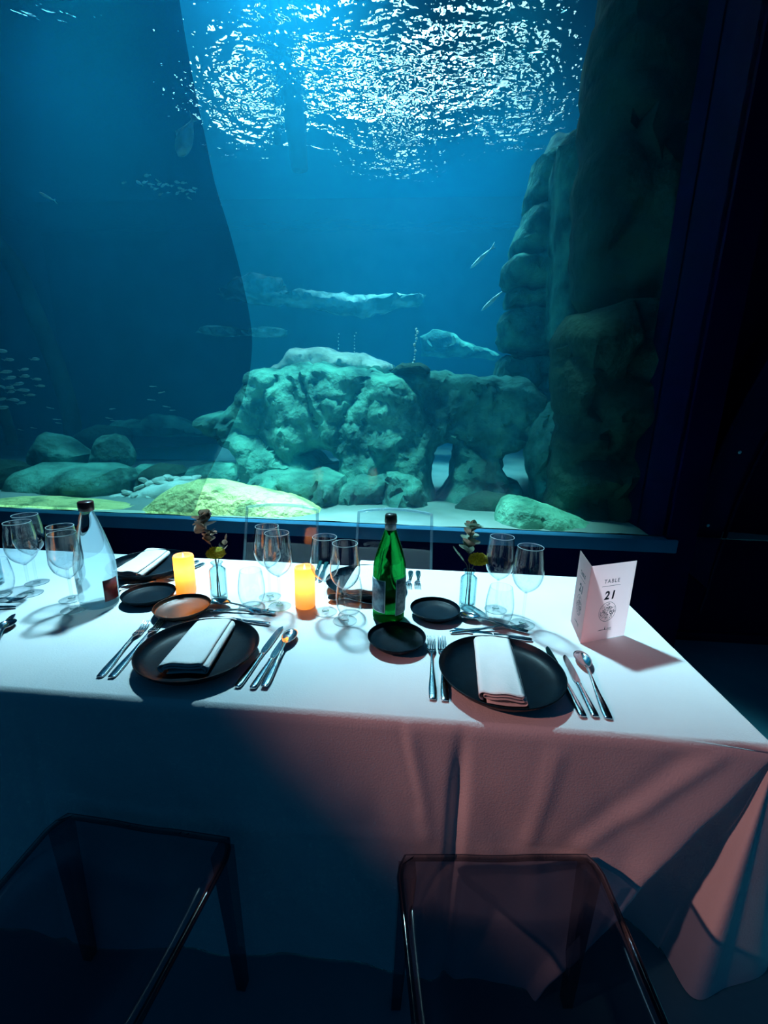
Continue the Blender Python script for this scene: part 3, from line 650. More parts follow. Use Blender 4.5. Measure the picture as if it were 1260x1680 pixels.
# ------------------------------------------------------------------ napkins: a folded strip of cloth, laid across a plate
def napkin(pa, pb, W, label, zb, seed, roll=True, sag=.004):
    """pa/pb: middle of the far and near ends on the plate (world xy)"""
    pa, pb = Vector((pa.x, pa.y)), Vector((pb.x, pb.y)); L = (pb - pa).length
    d = (pb - pa) / L; w = Vector((-d.y, d.x))
    t = thing('napkin', label, 'napkin', (pa.x, pa.y, zb))
    def layer(path, name, th, bulge):
        bm = bmn(); ns = 26; rows = []
        for i in range(ns + 1):
            s = i / ns; row = []
            for (a, z, fl) in path:
                wav = .0022 * fbm((a * 18, s * 3 + seed, seed), 3) + .0028 * fl * s ** 3 * math.sin(a * 95 + seed)
                aa = a * (1 + .05 * (s - .5)) + .003 * math.sin(s * 3 + seed)
                zz = z + wav * (1 if z > .004 else .15) + bulge * z / .02 * s ** 4
                q = d * (s * L + .004 * math.sin(a * 40 + seed)) + w * aa
                row.append(bm.verts.new((q.x, q.y, max(zz, .0008))))
            rows.append(row)
        for r1, r2 in zip(rows, rows[1:]):
            for k in range(len(path) - 1): bm.faces.new((r1[k], r1[k + 1], r2[k + 1], r2[k]))
        o = obj(name, bm, 'napkin_cloth', t)
        md = o.modifiers.new('thickness', 'SOLIDIFY'); md.thickness = th; md.offset = 0
        return o
    h = W / 2
    def fold(z0, z1, x, sgn, n=6):
        r = (z1 - z0) / 2; return [(x + sgn * r * math.sin(PI * k / n) * 1.2, z0 + r - r * math.cos(PI * k / n), .4) for k in range(n + 1)]
    def run(x0, x1, z, n=10, fl=1, dome=0): return [(x0 + (x1 - x0) * k / n, z + dome * math.sin(PI * k / n), fl) for k in range(1, n)]
    # lower bundle: closed flattened loop
    p1 = run(-h, h, .0015, fl=0) + fold(.0015, .012, h - .006, 1) + run(h, -h, .012, fl=1) + fold(.012, .0185, -h + .006, -1) + run(-h, h, .0185, fl=1)
    layer(p1, 'inner_fold', .0014, .003)
    p2 = fold(.006, .0225, -h + .002, -1)[::1] + run(-h, h - .006, .0225, fl=1, dome=.001) + fold(.0225, .0125, h - .006, 1)[::1]
    layer(p2, 'top_fold', .0016, .004)
    if roll:
        p3 = [(h - .002 + .009 * math.cos(a), .011 + .0095 * math.sin(a), .3) for a in [PI * .9 - k * PI * 1.75 / 14 for k in range(15)]]
        layer(p3, 'rolled_edge', .0014, .002)
    return t
napkin(at(807, 1043, TZ + .03), at(832, 1142, TZ + .035), .095, 'white napkin folded lengthwise on the plate by the table number card', TZ + .0115, 1.3, roll=False)
napkin(at(360, 1021, TZ + .02), at(299, 1095, TZ + .03), .10, 'white napkin with a rolled edge on the left near plate', TZ + .0115, 4.1)
napkin(at(261, 902, TZ + .03), at(206, 942, TZ + .03), .095, 'white napkin on the far plate behind the clear bottle', TZ + .0115, 6.2)
napkin(at(617, 922, TZ + .03), at(596, 972, TZ + .03), .12, 'white napkin on the far plate, half hidden behind the green bottle', TZ + .0115, 8.7, roll=False)

# ------------------------------------------------------------------ cutlery (laid along +x: handle end at 0, tip at L)
def ribbon(bm, prof, th=.0022):
    """prof: (x, half width, z mid, crown)"""
    n = 8; rows = []
    for (x, hw, z, cr) in prof:
        topr = [bm.verts.new((x, hw * math.cos(PI * k / n), z + th / 2 + cr * math.sin(PI * k / n))) for k in range(n + 1)]
        botr = [bm.verts.new((x, hw * math.cos(PI * k / n), z - th / 2 + (cr if cr < 0 else 0) * math.sin(PI * k / n))) for k in range(n, -1, -1)]
        rows.append(topr + botr)
    for a, c in zip(rows, rows[1:]):
        m = len(a)
        for k in range(m): bm.faces.new((a[k], a[(k + 1) % m], c[(k + 1) % m], c[k]))
    bm.faces.new(rows[0][::-1]); bm.faces.new(rows[-1])
def mk_fork(L, label, loc, rz):
    t = thing('fork', label, 'fork', loc, rz)
    s = L / .2; bm = bmn()
    ribbon(bm, smooth_prof([(0, .004, .003, .001), (.004 * s, .0085, .003, .002), (.03 * s, .0095, .0035, .003), (.07 * s, .006, .006, .002), (.11 * s, .0032, .010, .0018), (.135 * s, .003, .011, .0015)], 3)); obj('handle', bm, 'steel', t)
    bm = bmn()
    ribbon(bm, smooth_prof([(.133 * s, .003, .011, .001), (.142 * s, .008, .0095, .0), (.150 * s, .0115, .0065, -.0005), (.156 * s, .0118, .005, -.0005)], 3), .0018)
    for k in range(4):
        y = (k - 1.5) * .0064
        pts = smooth_prof([(.155 * s, y, .005), (.17 * s, y, .0035), (.187 * s, y, .006), (.2 * s, y, .012)], 3)
        tube(bm, pts, [.0021] * (len(pts) - 3) + [.0018, .0014, .0008], 6)
    obj('tines', bm, 'steel', t); return t
def mk_knife(L, label, loc, rz):
    t = thing('knife', label, 'knife', loc, rz); s = L / .22; bm = bmn()
    pr = []
    for i, (x, w, h) in enumerate(smooth_prof([(0, .003, .002), (.003 * s, .008, .0035), (.02 * s, .009, .0042), (.07 * s, .0075, .004), (.098 * s, .0062, .0036), (.106 * s, .0075, .004), (.110 * s, .004, .003)], 3)):
        pr.append((x, w, h))
    n = 14; rows = [[bm.verts.new((x, w * math.cos(2 * PI * k / n), .0045 + h * math.sin(2 * PI * k / n))) for k in range(n)] for x, w, h in pr]
    for a, c in zip(rows, rows[1:]):
        for k in range(n): bm.faces.new((a[k], a[(k + 1) % n], c[(k + 1) % n], c[k]))
    bm.faces.new(rows[0][::-1]); bm.faces.new(rows[-1]); obj('handle', bm, 'steel', t)
    bm = bmn()
    up_ = smooth_prof([(.108 * s, .004), (.125 * s, .009), (.16 * s, .0095), (.195 * s, .0085), (.212 * s, .005), (.22 * s, -.002)], 3)
    lo_ = smooth_prof([(.22 * s, -.003), (.205 * s, -.0065), (.16 * s, -.0085), (.12 * s, -.0075), (.108 * s, -.004)], 3)
    prism(bm, up_ + lo_, lambda p: Vector((p[0], p[1], .0036)), lambda p: Vector((p[0], p[1], .0056))); sharp(obj('blade', bm, 'steel', t)); return t
def mk_spoon(L, label, loc, rz):
    t = thing('spoon', label, 'spoon', loc, rz); s = L / .2; bm = bmn()
    ribbon(bm, smooth_prof([(0, .004, .003, .001), (.004 * s, .0085, .003, .002), (.03 * s, .0095, .0035, .003), (.07 * s, .006, .006, .002), (.11 * s, .0034, .011, .0018), (.142 * s, .0032, .013, .0012)], 3)); obj('handle', bm, 'steel', t)
    bm = bmn(); nu, nv = 24, 8; c = .169 * s; a, w = .032 * s, .0205
    def pt(r, th, off):
        x = a * r * math.cos(th); y = w * r * math.sin(th) * (1 + .16 * math.cos(th))
        z = .0125 - .0095 * (1 - r * r) + off - .0015 * math.cos(th) * r
        return (c + x, y, max(z, .0008 + off))
    for off, flip in ((.0009, False), (-.0004, True)):
        rows = [[bm.verts.new(pt(0, 0, off))]] + [[bm.verts.new(pt(i / nv, 2 * PI * k / nu, off)) for k in range(nu)] for i in range(1, nv + 1)]
        for k in range(nu): bm.faces.new((rows[0][0], rows[1][k], rows[1][(k + 1) % nu]))
        for i in range(1, nv):
            for k in range(nu): bm.faces.new((rows[i][k], rows[i + 1][k], rows[i + 1][(k + 1) % nu], rows[i][(k + 1) % nu]))
        if not flip: top = rows[-1]
        else:
            for k in range(nu): bm.faces.new((top[k], rows[-1][k], rows[-1][(k + 1) % nu], top[(k + 1) % nu]))
    obj('bowl', bm, 'steel', t); return t
def lay(fn, tip, end, label, L=None, z=0, g=None):
    a, e = at(*tip), at(*end); d = a - e; L_ = L or d.length
    t = fn(L_, label, (e.x, e.y, TZ + z), math.atan2(d.y, d.x)); 
    if g: t['group'] = g
    return t
lay(mk_fork, (242, 1024), (163, 1113), 'outer fork left of the left near plate')
lay(mk_fork, (269, 1017), (182, 1114), 'inner fork tucked beside the left near plate', z=.0)
lay(mk_knife, (463, 1030), (389, 1130), 'knife lying closest to the left near plate')
lay(mk_knife, (472, 1043), (414, 1132), 'middle knife right of the left near plate, its tip under the spoon')
lay(mk_spoon, (481, 1040), (433, 1131), 'upright soup spoon right of the left near plate', z=.004)
lay(mk_spoon, (346, 991), (452, 1009), 'dessert spoon above the left near plate, bowl by the brown tinted plate', z=.003)
lay(mk_fork, (441, 1006), (340, 1003), 'dessert fork above the left near plate', z=.0)
lay(mk_knife, (350, 1014), (443, 1026), 'dessert knife above the left near plate, handle peeking out at right')
lay(mk_fork, (707, 1049), (710, 1150), 'outer fork left of the plate by the table number card')
lay(mk_fork, (724, 1049), (730, 1152), 'inner fork half under the rim of the plate by the table number card')
lay(mk_knife, (896, 1063), (957, 1179), 'knife lying closest to the plate by the table number card')
lay(mk_knife, (925, 1077), (977, 1179), 'knife between the inner knife and the spoon, right of the right plate')
lay(mk_spoon, (949, 1074), (999, 1182), 'soup spoon at the far right end of the cutlery')
lay(mk_spoon, (753, 1013), (866, 1040), 'dessert spoon above the right near plate, bowl by the bud vase', z=.004)
lay(mk_fork, (866, 1030), (738, 1039), 'dessert fork above the right near plate, tines at right', z=.0)
lay(mk_knife, (744, 1034), (873, 1052), 'dessert knife above the right near plate, handle at right')
lay(mk_fork, (272, 947), (325, 921), 'fork right of the far left plate, partly behind the left candle', L=.19)
lay(mk_fork, (286, 950), (334, 925), 'outermost fork right of the far left plate, behind the left candle', L=.19)
lay(mk_spoon, (196, 968), (256, 953), 'dessert spoon below the far left plate, beside the clear bottle', L=.16)
lay(mk_knife, (518, 972), (536, 924), 'inner knife left of the far middle plate, seen through a wine glass', L=.2)
lay(mk_knife, (508, 973), (526, 922), 'outer knife left of the far middle plate, behind the middle candle', L=.2)
lay(mk_fork, (684, 977), (686, 938), 'outer fork right of the far middle plate, beside the green bottle', L=.165)
lay(mk_fork, (668, 977), (674, 938), 'inner fork right of the far middle plate, touching the green bottle in view', L=.165)
lay(mk_spoon, (545, 986), (618, 992), 'dessert spoon below the far middle plate, seen through the tumbler', L=.165, z=.002)
lay(mk_fork, (612, 982), (540, 978), 'dessert fork below the far middle plate, behind the tumbler', L=.15)
lay(mk_fork, (38, 985), (-55, 990), 'dessert fork at the left edge, tines under the cut off tumbler', L=.17)
lay(mk_knife, (18, 998), (-80, 1000), 'dessert knife at the left edge of the photo', L=.19)
lay(mk_knife, (27, 1006), (-28, 1072), 'knife tip showing at the left edge, behind the dark spoon', L=.22)
lay(mk_spoon, (24, 1013), (-20, 1080), 'dark reflecting spoon bowl at the left edge of the table', L=.2)

# ------------------------------------------------------------------ glasses, bottles, vases, candles
clear('rim_highlight', tint=(.9, .97, 1), edge=(.6, .8, .85), gain=1.5, haze=((.75, .95, 1), .45))  # pale diffuse share paints the highlight of the rim
def rim_bm(R_, z, r):
    bm = bmn(); tube(bm, [(R_ * math.cos(2 * PI * k / 48), R_ * math.sin(2 * PI * k / 48), z) for k in range(49)], r, 8, caps=False); return bm
def wine_glass(label, px, py, first=[None], H=.25, s=1.0):
    c = at(px, py)
    if first[0] is None:
        t = thing('wine_glass', label, 'wine glass', c, 0, 'wine glasses')
        out = smooth_prof([(.0045, .104), (.012, .110), (.026, .121), (.038, .137), (.0445, .157), (.0452, .175), (.043, .205), (.0395, .232), (.0372, .25)], 4)
        inn = [(max(r - .0011, 0), z + .0006) for r, z in out[::-1]]; inn[-1] = (0, .1075)
        bm = bmn(); lathe(bm, [(0, .1035)] + out + [(.0367, .2506)] + inn[1:], 48); obj('bowl', bm, 'wine_glass', t); obj('rim', rim_bm(.0367, .2503, .0008), 'rim_highlight', t)
        bm = bmn(); lathe(bm, smooth_prof([(0, .1034), (.0044, .1033), (.0038, .095), (.0036, .06), (.0039, .02), (.006, .0085), (.012, .0055)], 3) + [(0, .0055)], 20); obj('stem', bm, 'wine_glass', t)
        bm = bmn(); lathe(bm, [(0, .0054), (.012, .0054), (.026, .003), (.0362, .0018), (.0368, .001), (.0362, 0), (.03, .0), (0, .0006)], 48); obj('foot', bm, 'wine_glass', t)
        first[0] = t; return t
    return dup(first[0], c, rnd.uniform(0, 6), label, 'wine glasses')
for (px, py, lab) in ((50, 974, 'front wine glass of the pair at the left edge of the table'), (61, 956, 'rear wine glass of the pair at the left edge of the table'),
                      (122, 1000, 'front wine glass of the pair directly left of the clear bottle'), (118, 983, 'rear wine glass of the pair directly left of the clear bottle'),
                      (459, 995, 'front wine glass of the pair left of the middle candle'), (443, 979, 'rear wine glass of the pair left of the middle candle'),
                      (534, 1004, 'wine glass directly right of the middle candle'), (566, 1019, 'wine glass nearest the green bottle, with a tumbler behind its stem'),
                      (813, 1000, 'wine glass behind the right tumbler, beside the right vase'), (857, 1024, 'wine glass nearest the table number card')):
    wine_glass(lab, px, py)
def tumbler(label, px, py, first=[None]):
    c = at(px, py)
    if first[0] is None:
        out = smooth_prof([(.024, 0), (.030, .004), (.0385, .024), (.0425, .048), (.0415, .075), (.037, .105), (.0338, .12)], 4)
        inn = [(max(r - .0013, 0), z) for r, z in out[::-1]][:-5]
        bm = bmn(); lathe(bm, [(0, .0005)] + out + inn + [(.02, .0075), (0, .006)], 44)
        o = obj('tumbler', bm, 'tumbler_glass', loc=c); tag(o, label, 'tumbler', 'stemless tumblers'); first[0] = o; return o
    o = first[0].copy(); C.objects.link(o); o.location = c; o['label'] = label; return o
for px, py, lab in ((414, 992, 'stemless tumbler between the left vase and the wine glasses'), (817, 1022, 'stemless tumbler in front of the right vase'),
                    (573, 1006, 'stemless tumbler left of the green bottle'), (2, 974, 'stemless tumbler cut off by the left edge')):
    tumbler(lab, px, py)

# clear bottle with dark red cap
c = at(165, 990)
t = thing('water_bottle', 'clear glass water bottle with a dark red cap', 'bottle', c)
out = smooth_prof([(.046, 0), (.0535, .006), (.055, .02), (.0575, .10), (.0575, .135), (.053, .17), (.038, .235), (.024, .285), (.0185, .302), (.0175, .312)], 4)
inn = [(r - .0035, z) for r, z in out[::-1]]; inn = [q for q in inn if q[1] > .012]
bm = bmn(); lathe(bm, [(0, .004), (.03, .004)] + out + [(0, .312)], 56); obj('glass_body', bm, 'carafe_glass', t)
bm = bmn(); lathe(bm, [(0, .310), (.0185, .310), (.0205, .313), (.0215, .322), (.0215, .336), (.0200, .339), (.0, .339)], 30, rfun=lambda a, z: 1 + .025 * math.cos(a * 15)); obj('cap', bm, 'cap_red', t)
def label_patch(t, name, mat, r, z0, z1, a0, a1, bor='label_border', rf=None):
    def patch(nm, m, r_, z0, z1, a0, a1, par):
        bm = bmn(); n = 18; R1 = [[], []]
        vs = []
        for off in (0, .0006):
            vs.append([[bm.verts.new(((r_ + off) * math.cos(a0 + (a1 - a0) * k / n), (r_ + off) * math.sin(a0 + (a1 - a0) * k / n), z)) for k in range(n + 1)] for z in (z0, z1)])
        A, B = vs
        for k in range(n):
            bm.faces.new((A[0][k], A[0][k + 1], A[1][k + 1], A[1][k])); bm.faces.new((B[0][k], B[1][k], B[1][k + 1], B[0][k + 1]))
            bm.faces.new((A[0][k], B[0][k], B[0][k + 1], A[0][k + 1])); bm.faces.new((A[1][k], A[1][k + 1], B[1][k + 1], B[1][k]))
        bm.faces.new((A[0][0], A[1][0], B[1][0], B[0][0])); bm.faces.new((A[0][n], B[0][n], B[1][n], A[1][n]))
        return obj(nm, bm, m, par)
    l = patch(name, bor, r, z0, z1, a0, a1, t)
    da = .0028 / r
    patch('printed_panel', mat, r + .0008, z0 + .003, z1 - .003, a0 + da, a1 - da, l)
    return l
label_patch(t, 'paper_label', 'label_red', .0585, .025, .095, math.radians(-38), math.radians(10), bor='label_red')['label'] = 'dark red label'

c = at(637, 1013)
t = thing('mineral_water_bottle', 'green glass mineral water bottle with two pale labels', 'bottle', c)
out = smooth_prof([(.040, 0), (.0475, .006), (.0490, .02), (.0495, .10), (.0495, .165), (.0465, .19), (.035, .232), (.0225, .268), (.0165, .290), (.0155, .306)], 4)
bm = bmn(); lathe(bm, [(0, .006), (.03, .005)] + out + [(0, .306)], 56); obj('glass_body', bm, 'green_glass', t)
bm = bmn(); lathe(bm, [(.0168, .288), (.0172, .288), (.0168, .312), (.0150, .313), (.0150, .30)], 30); obj('neck_label', bm, 'label_grey', t)['label'] = 'pale paper band round the neck'
bm = bmn(); lathe(bm, [(0, .3065), (.0165, .3065), (.0185, .311), (.0180, .328), (.0160, .334), (.0, .336)], 30, rfun=lambda a, z: 1 + (.03 * math.cos(a * 21) if z < .325 else 0)); obj('cap', bm, 'cap_metal', t)
fac = math.atan2(-c.y, -c.x)
label_patch(t, 'paper_label', 'label_blue', .0500, .038, .142, fac - math.radians(105), fac - math.radians(12))
label_patch(t, 'paper_label', 'label_grey', .0500, .030, .146, fac + math.radians(24), fac + math.radians(115))

# bud vases (ribbed glass) with their stems
def vase(label, px, py, first=[None]):
    c = at(px, py)
    if first[0] is None:
        rf = lambda a, z: 1 + (.022 * math.cos(a * 12) if z < .104 else 0)
        out = smooth_prof([(.024, 0), (.0265, .004), (.0265, .05), (.0265, .098), (.024, .107), (.0165, .114), (.0155, .122), (.0195, .130)], 3)
        inn = [(r - .0022, z) for r, z in out[::-1] if z > .009]
        bm = bmn(); lathe(bm, [(0, .001)] + out + inn + [(0, .009)], 72, rfun=rf)
        o = obj('bud_vase', bm, 'vase_glass', loc=c); tag(o, label, 'vase', 'ribbed glass bud vases'); first[0] = o; return o
    o = first[0].copy(); C.objects.link(o); o.location = c; o['label'] = label; return o
vase('ribbed glass bud vase with bronze leaves, beside the left candle', 360, 982)
vase('ribbed glass bud vase with green leaves, right of the green bottle', 766, 996)
vase('ribbed glass bud vase cut off by the left edge of the photo', -8, 958)
def leaf_bm(w, l):
    bm = bmn(); n = 8; rows = []
    for i in range(n + 1):
        s = i / n; hw = w * math.sin(PI * min(max(s, .02), .985)) ** .7; z = .25 * l * s * s
        rows.append([bm.verts.new((l * s, q * hw, z + .25 * hw * abs(q))) for q in (-1, -.5, 0, .5, 1)])
    for a, b_ in zip(rows, rows[1:]):
        for k in range(4): bm.faces.new((a[k], a[k + 1], b_[k + 1], b_[k]))
    return bm
def sprig(label, base, pts, leaves, mats, seed, cat='sprig'):
    """pts: stem points relative to base; leaves: (t, azimuth, lift, width, length)"""
    t = thing('eucalyptus_sprig', label, cat, base); r = random.Random(seed)
    P = [Vector(q) for q in smooth_prof(pts, 6)]
    bm = bmn(); tube(bm, P, [.0017 * (1 - .5 * i / len(P)) for i in range(len(P))], 7); obj('stem', bm, 'stem_brown', t)
    for i, (s, az, lift, w, l) in enumerate(leaves):
        p = P[min(int(s * (len(P) - 1)), len(P) - 1)]
        o = obj('leaf', leaf_bm(w, l), mats[i % len(mats)], t)
        o.matrix_local = Matrix.Translation(p) @ Matrix.Rotation(az, 4, 'Z') @ Matrix.Rotation(-lift, 4, 'Y') @ Matrix.Rotation(r.uniform(-.6, .6), 4, 'X')
    return t
def flower(label, base, pts, R_, squash=.75):
    t = thing('yellow_flower', label, 'flower', base); P = smooth_prof(pts, 5)
    bm = bmn(); tube(bm, P, .0016, 7); obj('stem', bm, 'stem_brown', t)
    bm = bmn(); q = bmesh.ops.create_icosphere(bm, subdivisions=4, radius=R_)
    for v in q['verts']:
        n = v.co.normalized(); k = 1 + .12 * noise.cell(n * 9) + .10 * noise.noise(n * 14)
        v.co = Vector((v.co.x * k, v.co.y * k, v.co.z * squash * k if v.co.z > 0 else v.co.z * .45 * k))
    o = obj('flower_head', bm, 'flower_yellow', t); o.location = P[-1]
    for k in range(5):
        l = obj('bract', leaf_bm(.004, .016), 'leaf_green', t); l.matrix_local = Matrix.Translation(Vector(P[-1]) - Vector((0, 0, .012))) @ Matrix.Rotation(k * 1.26, 4, 'Z') @ Matrix.Rotation(-.5, 4, 'Y')
    return t
vL = at(360, 982); vR = at(766, 996); vX = at(-8, 958)
lv = []
rr = random.Random(5)
for i in range(16):
    s = .56 + .44 * i / 15; az = rr.uniform(0, 6.28); big = 1.45 - .5 * abs(s - .8) / .3
    lv.append((s, az, rr.uniform(.0, .7), .019 * big, .028 * big))
lv.append((1.0, 1.0, 1.4, .013, .022)); lv.append((1.0, 4.2, 1.2, .012, .02))
sprig('bronze eucalyptus sprig standing in the left bud vase', (vL.x, vL.y, TZ + .0102), [(.004, 0, 0), (.002, .0, .06), (-.004, .0, .125), (-.012, .0, .17), (-.026, .004, .21), (-.034, 0, .255), (-.036, -.002, .275)], lv, ['leaf_bronze', 'leaf_bronze', 'leaf_dark'], 3)
sprig('short bronze side sprig leaning right in the left bud vase', (vL.x, vL.y, TZ + .0102), [(-.006, .004, 0), (-.004, .003, .07), (.006, .006, .13), (.02, .01, .16), (.030, .012, .19)], [(.72, .3, .6, .009, .026), (.8, 2.5, .6, .009, .024), (.88, 5.2, .8, .009, .026), (.95, 1.2, .9, .009, .026), (1, .4, 1.2, .008, .024)], ['leaf_bronze', 'leaf_dark'], 4)
flower('yellow flower head in the left bud vase, low under the bronze leaves', (vL.x, vL.y, TZ + .0102), [(.0, -.006, 0), (.001, -.005, .06), (.002, -.006, .125), (.006, -.014, .154)], .0285)
lv = []
for i in range(15):
    s = .55 + .45 * i / 14; big = 1.5 - .5 * (s - .55)
    lv.append((s, rr.uniform(0, 6.28), rr.uniform(0, .6), .0155 * big, .026 * big))
lv.append((1.0, 1.6, 1.3, .011, .026)); lv.append((1.0, 4.6, 1.35, .012, .028))
sprig('tall green eucalyptus sprig standing in the right bud vase', (vR.x, vR.y, TZ + .0102), [(.004, 0, 0), (.002, .0, .06), (-.002, .0, .125), (-.006, .0, .17), (-.008, .002, .21), (-.003, 0, .255), (.0, -.002, .262)], lv, ['leaf_green', 'leaf_green', 'leaf_green', 'leaf_bronze'], 6)
sprig('thin fern like side sprig reaching left from the right bud vase', (vR.x, vR.y, TZ + .0102), [(-.006, .004, 0), (-.004, .003, .07), (-.008, .004, .13), (-.026, .004, .155), (-.045, .004, .18)], [(.7 + .03 * i, 3.14 + (1.0 if i % 2 else -1.0), .5, .0025, .022) for i in range(11)], ['leaf_green'], 7)
flower('yellow flower head in the right bud vase, beside the green leaves', (vR.x, vR.y, TZ + .0102), [(.006, -.004, 0), (.005, -.004, .06), (.006, -.004, .125), (.022, -.012, .160)], .030)
flower('yellow flower at the left edge of the photo, above the cut off vase', (vX.x, vX.y, TZ + .0102), [(.0, 0, 0), (.0, 0, .06), (.0, 0, .125), (.006, -.003, .15)], .02)

def candle(label, px, py):
    c = at(px, py)
    t = thing('flameless_candle', label, 'candle', c, 0, 'glowing pillar candles')
    R_, H = .0325, .138
    bm = bmn()
    prof = [(0, .001), (R_ - .002, .001), (R_, .004), (R_, H * .5), (R_, H - .006), (R_ - .002, H - .001), (R_ - .004, H), (R_ - .008, H - .004), (R_ - .014, H - .012), (.006, H - .016), (0, H - .016)]
    lathe(bm, prof, 44, rfun=lambda a, z: 1 + (.02 * math.sin(a * 2 + 1) + .015 * math.sin(a * 5)) * (1 if z > H - .008 else 0)); obj('wax_pillar', bm, 'wax', t)
    bm = bmn(); lathe(bm, smooth_prof([(0, H - .0165), (.0035, H - .013), (.004, H - .006), (.002, H + .004), (0, H + .008)], 3), 14); obj('flame', bm, 'led_flame', t)
    ld = bpy.data.lights.new('candle_bulb', 'POINT'); ld.energy = .5; ld.color = (1, .50, .17); ld.shadow_soft_size = .008
    lo = bpy.data.objects.new('candle_bulb', ld); C.objects.link(lo); lo.location = (c.x, c.y, c.z + H * .66)
    return t
candle('glowing candle directly left of the left bud vase', 306, 972)
candle('glowing candle in the middle, between the wine glasses', 501, 994)

# ------------------------------------------------------------------ table number card
F0, FL, FR = at(952, 1056), at(936, 1019), at(1024, 1042)
HC = .234
t = thing('table_card', 'folded paper table card with printed number 21 standing on the right end', 'card', F0)
def panel(name, a, c_, th=.0008):
    a, c_ = Vector((a.x, a.y)) - Vector((F0.x, F0.y)), Vector((c_.x, c_.y)) - Vector((F0.x, F0.y))
    d = (c_ - a).normalized(); n = Vector((-d.y, d.x)); bm = bmn()
    prism(bm, [(0, .0005), ((c_ - a).length, .0005), ((c_ - a).length, HC), (0, HC)],
          lambda p: Vector((a.x + d.x * p[0], a.y + d.y * p[0], p[1])), lambda p: Vector((a.x + d.x * p[0] + n.x * th, a.y + d.y * p[0] + n.y * th, p[1])))
    return obj(name, bm, 'paper', t, smooth=False), a, d, (c_ - a).length
pr_, a0, d0, l0 = panel('right_panel', F0, FR)
pl_, a1, d1, l1 = panel('left_panel', FL, F0)
def text_mesh(s, size, bold=0, space=1.0, shear=0):
    cu = bpy.data.curves.new('t', 'FONT'); cu.body = s; cu.size = size; cu.align_x = 'CENTER'; cu.align_y = 'CENTER'; cu.offset = bold; cu.space_character = space; cu.extrude = .0002; cu.shear = shear
    o = bpy.data.objects.new('t', cu); C.objects.link(o); dg = bpy.context.evaluated_depsgraph_get(); dg.update()
    me = bpy.data.meshes.new_from_object(o.evaluated_get(dg)); bpy.data.objects.remove(o); bpy.data.curves.remove(cu); return me
def print_on(par, a, d, L):
    out = Vector((d.y, -d.x))               # towards the viewer
    def put(me, name, u, v):
        me.materials.clear(); me.materials.append(M['ink']); o = bpy.data.objects.new(name, me); C.objects.link(o); o.parent = par
        p = a + d * u + out * .0006
        o.matrix_local = Matrix(((d.x, 0, out.x, p.x), (d.y, 0, out.y, p.y), (0, 1, 0, v), (0, 0, 0, 1)))
        return o
    u = L * .5
    put(text_mesh('TABLE', .0165, 0.0, 1.28), 'lettering', u, HC - .052)
    put(text_mesh('21', .035, .0011, 1.25, .12), 'numerals', u, HC - .096)
    def flat(fn, name, v):
        bm = bmn(); fn(bm); me = bpy.data.meshes.new(name); bmesh.ops.recalc_face_normals(bm, faces=bm.faces[:]); bm.to_mesh(me); bm.free(); put(me, name, u, v)
    def strip(bm, pts, w):
        for (x0, y0), (x1, y1) in zip(pts, pts[1:]):
            dx, dy = x1 - x0, y1 - y0; l = math.hypot(dx, dy) or 1; nx_, ny_ = -dy / l * w / 2, dx / l * w / 2
            bm.faces.new([bm.verts.new(q) for q in ((x0 + nx_, y0 + ny_, 0), (x0 - nx_, y0 - ny_, 0), (x1 - nx_, y1 - ny_, 0), (x1 + nx_, y1 + ny_, 0))])
    flat(lambda bm: strip(bm, [(-.033, 0), (.033, 0)], .0012), 'underline', HC - .066)
    def emblem(bm):
        R_ = .030; r = random.Random(11)
        strip(bm, [(R_ * math.cos(k * PI / 24), R_ * math.sin(k * PI / 24)) for k in range(49)], .0012)
        for k in range(70):                                     # tangle of fine strokes inside the ring
            q = r.uniform(0, 6.28); rad = R_ * math.sqrt(r.uniform(0, .8)); x, y = rad * math.cos(q), rad * math.sin(q); pts = [(x, y)]; h_ = r.uniform(0, 6.28)
            for _ in range(5):
                h_ += r.uniform(-.9, .9); x += .0035 * math.cos(h_); y += .0035 * math.sin(h_)
                if math.hypot(x, y) > R_ * .97: break
                pts.append((x, y))
            strip(bm, pts, r.choice((.0005, .0008, .0013)))
    flat(emblem, 'ring_emblem', HC - .146)
    def sky(bm):
        strip(bm, [(-.024, 0), (.0, .0005), (.024, .001)], .0011)
        bm.faces.new([bm.verts.new(q) for q in ((-.0025, .0005, 0), (.0025, .0005, 0), (.0008, .007, 0), (0, .013, 0), (-.0008, .007, 0))])
        for k in range(4): strip(bm, [(-.02 + .004 * k, .0005), (-.018 + .004 * k, .002), (-.016 + .004 * k, .0005)], .0008)
        strip(bm, [(.008, .004), (.024, .0045)], .0012); strip(bm, [(.010, -.003), (.024, -.0025)], .0009)
    flat(sky, 'skyline_emblem', HC - .203)
print_on(pr_, a0, d0, l0)
print_on(pl_, a1, d1, l1)

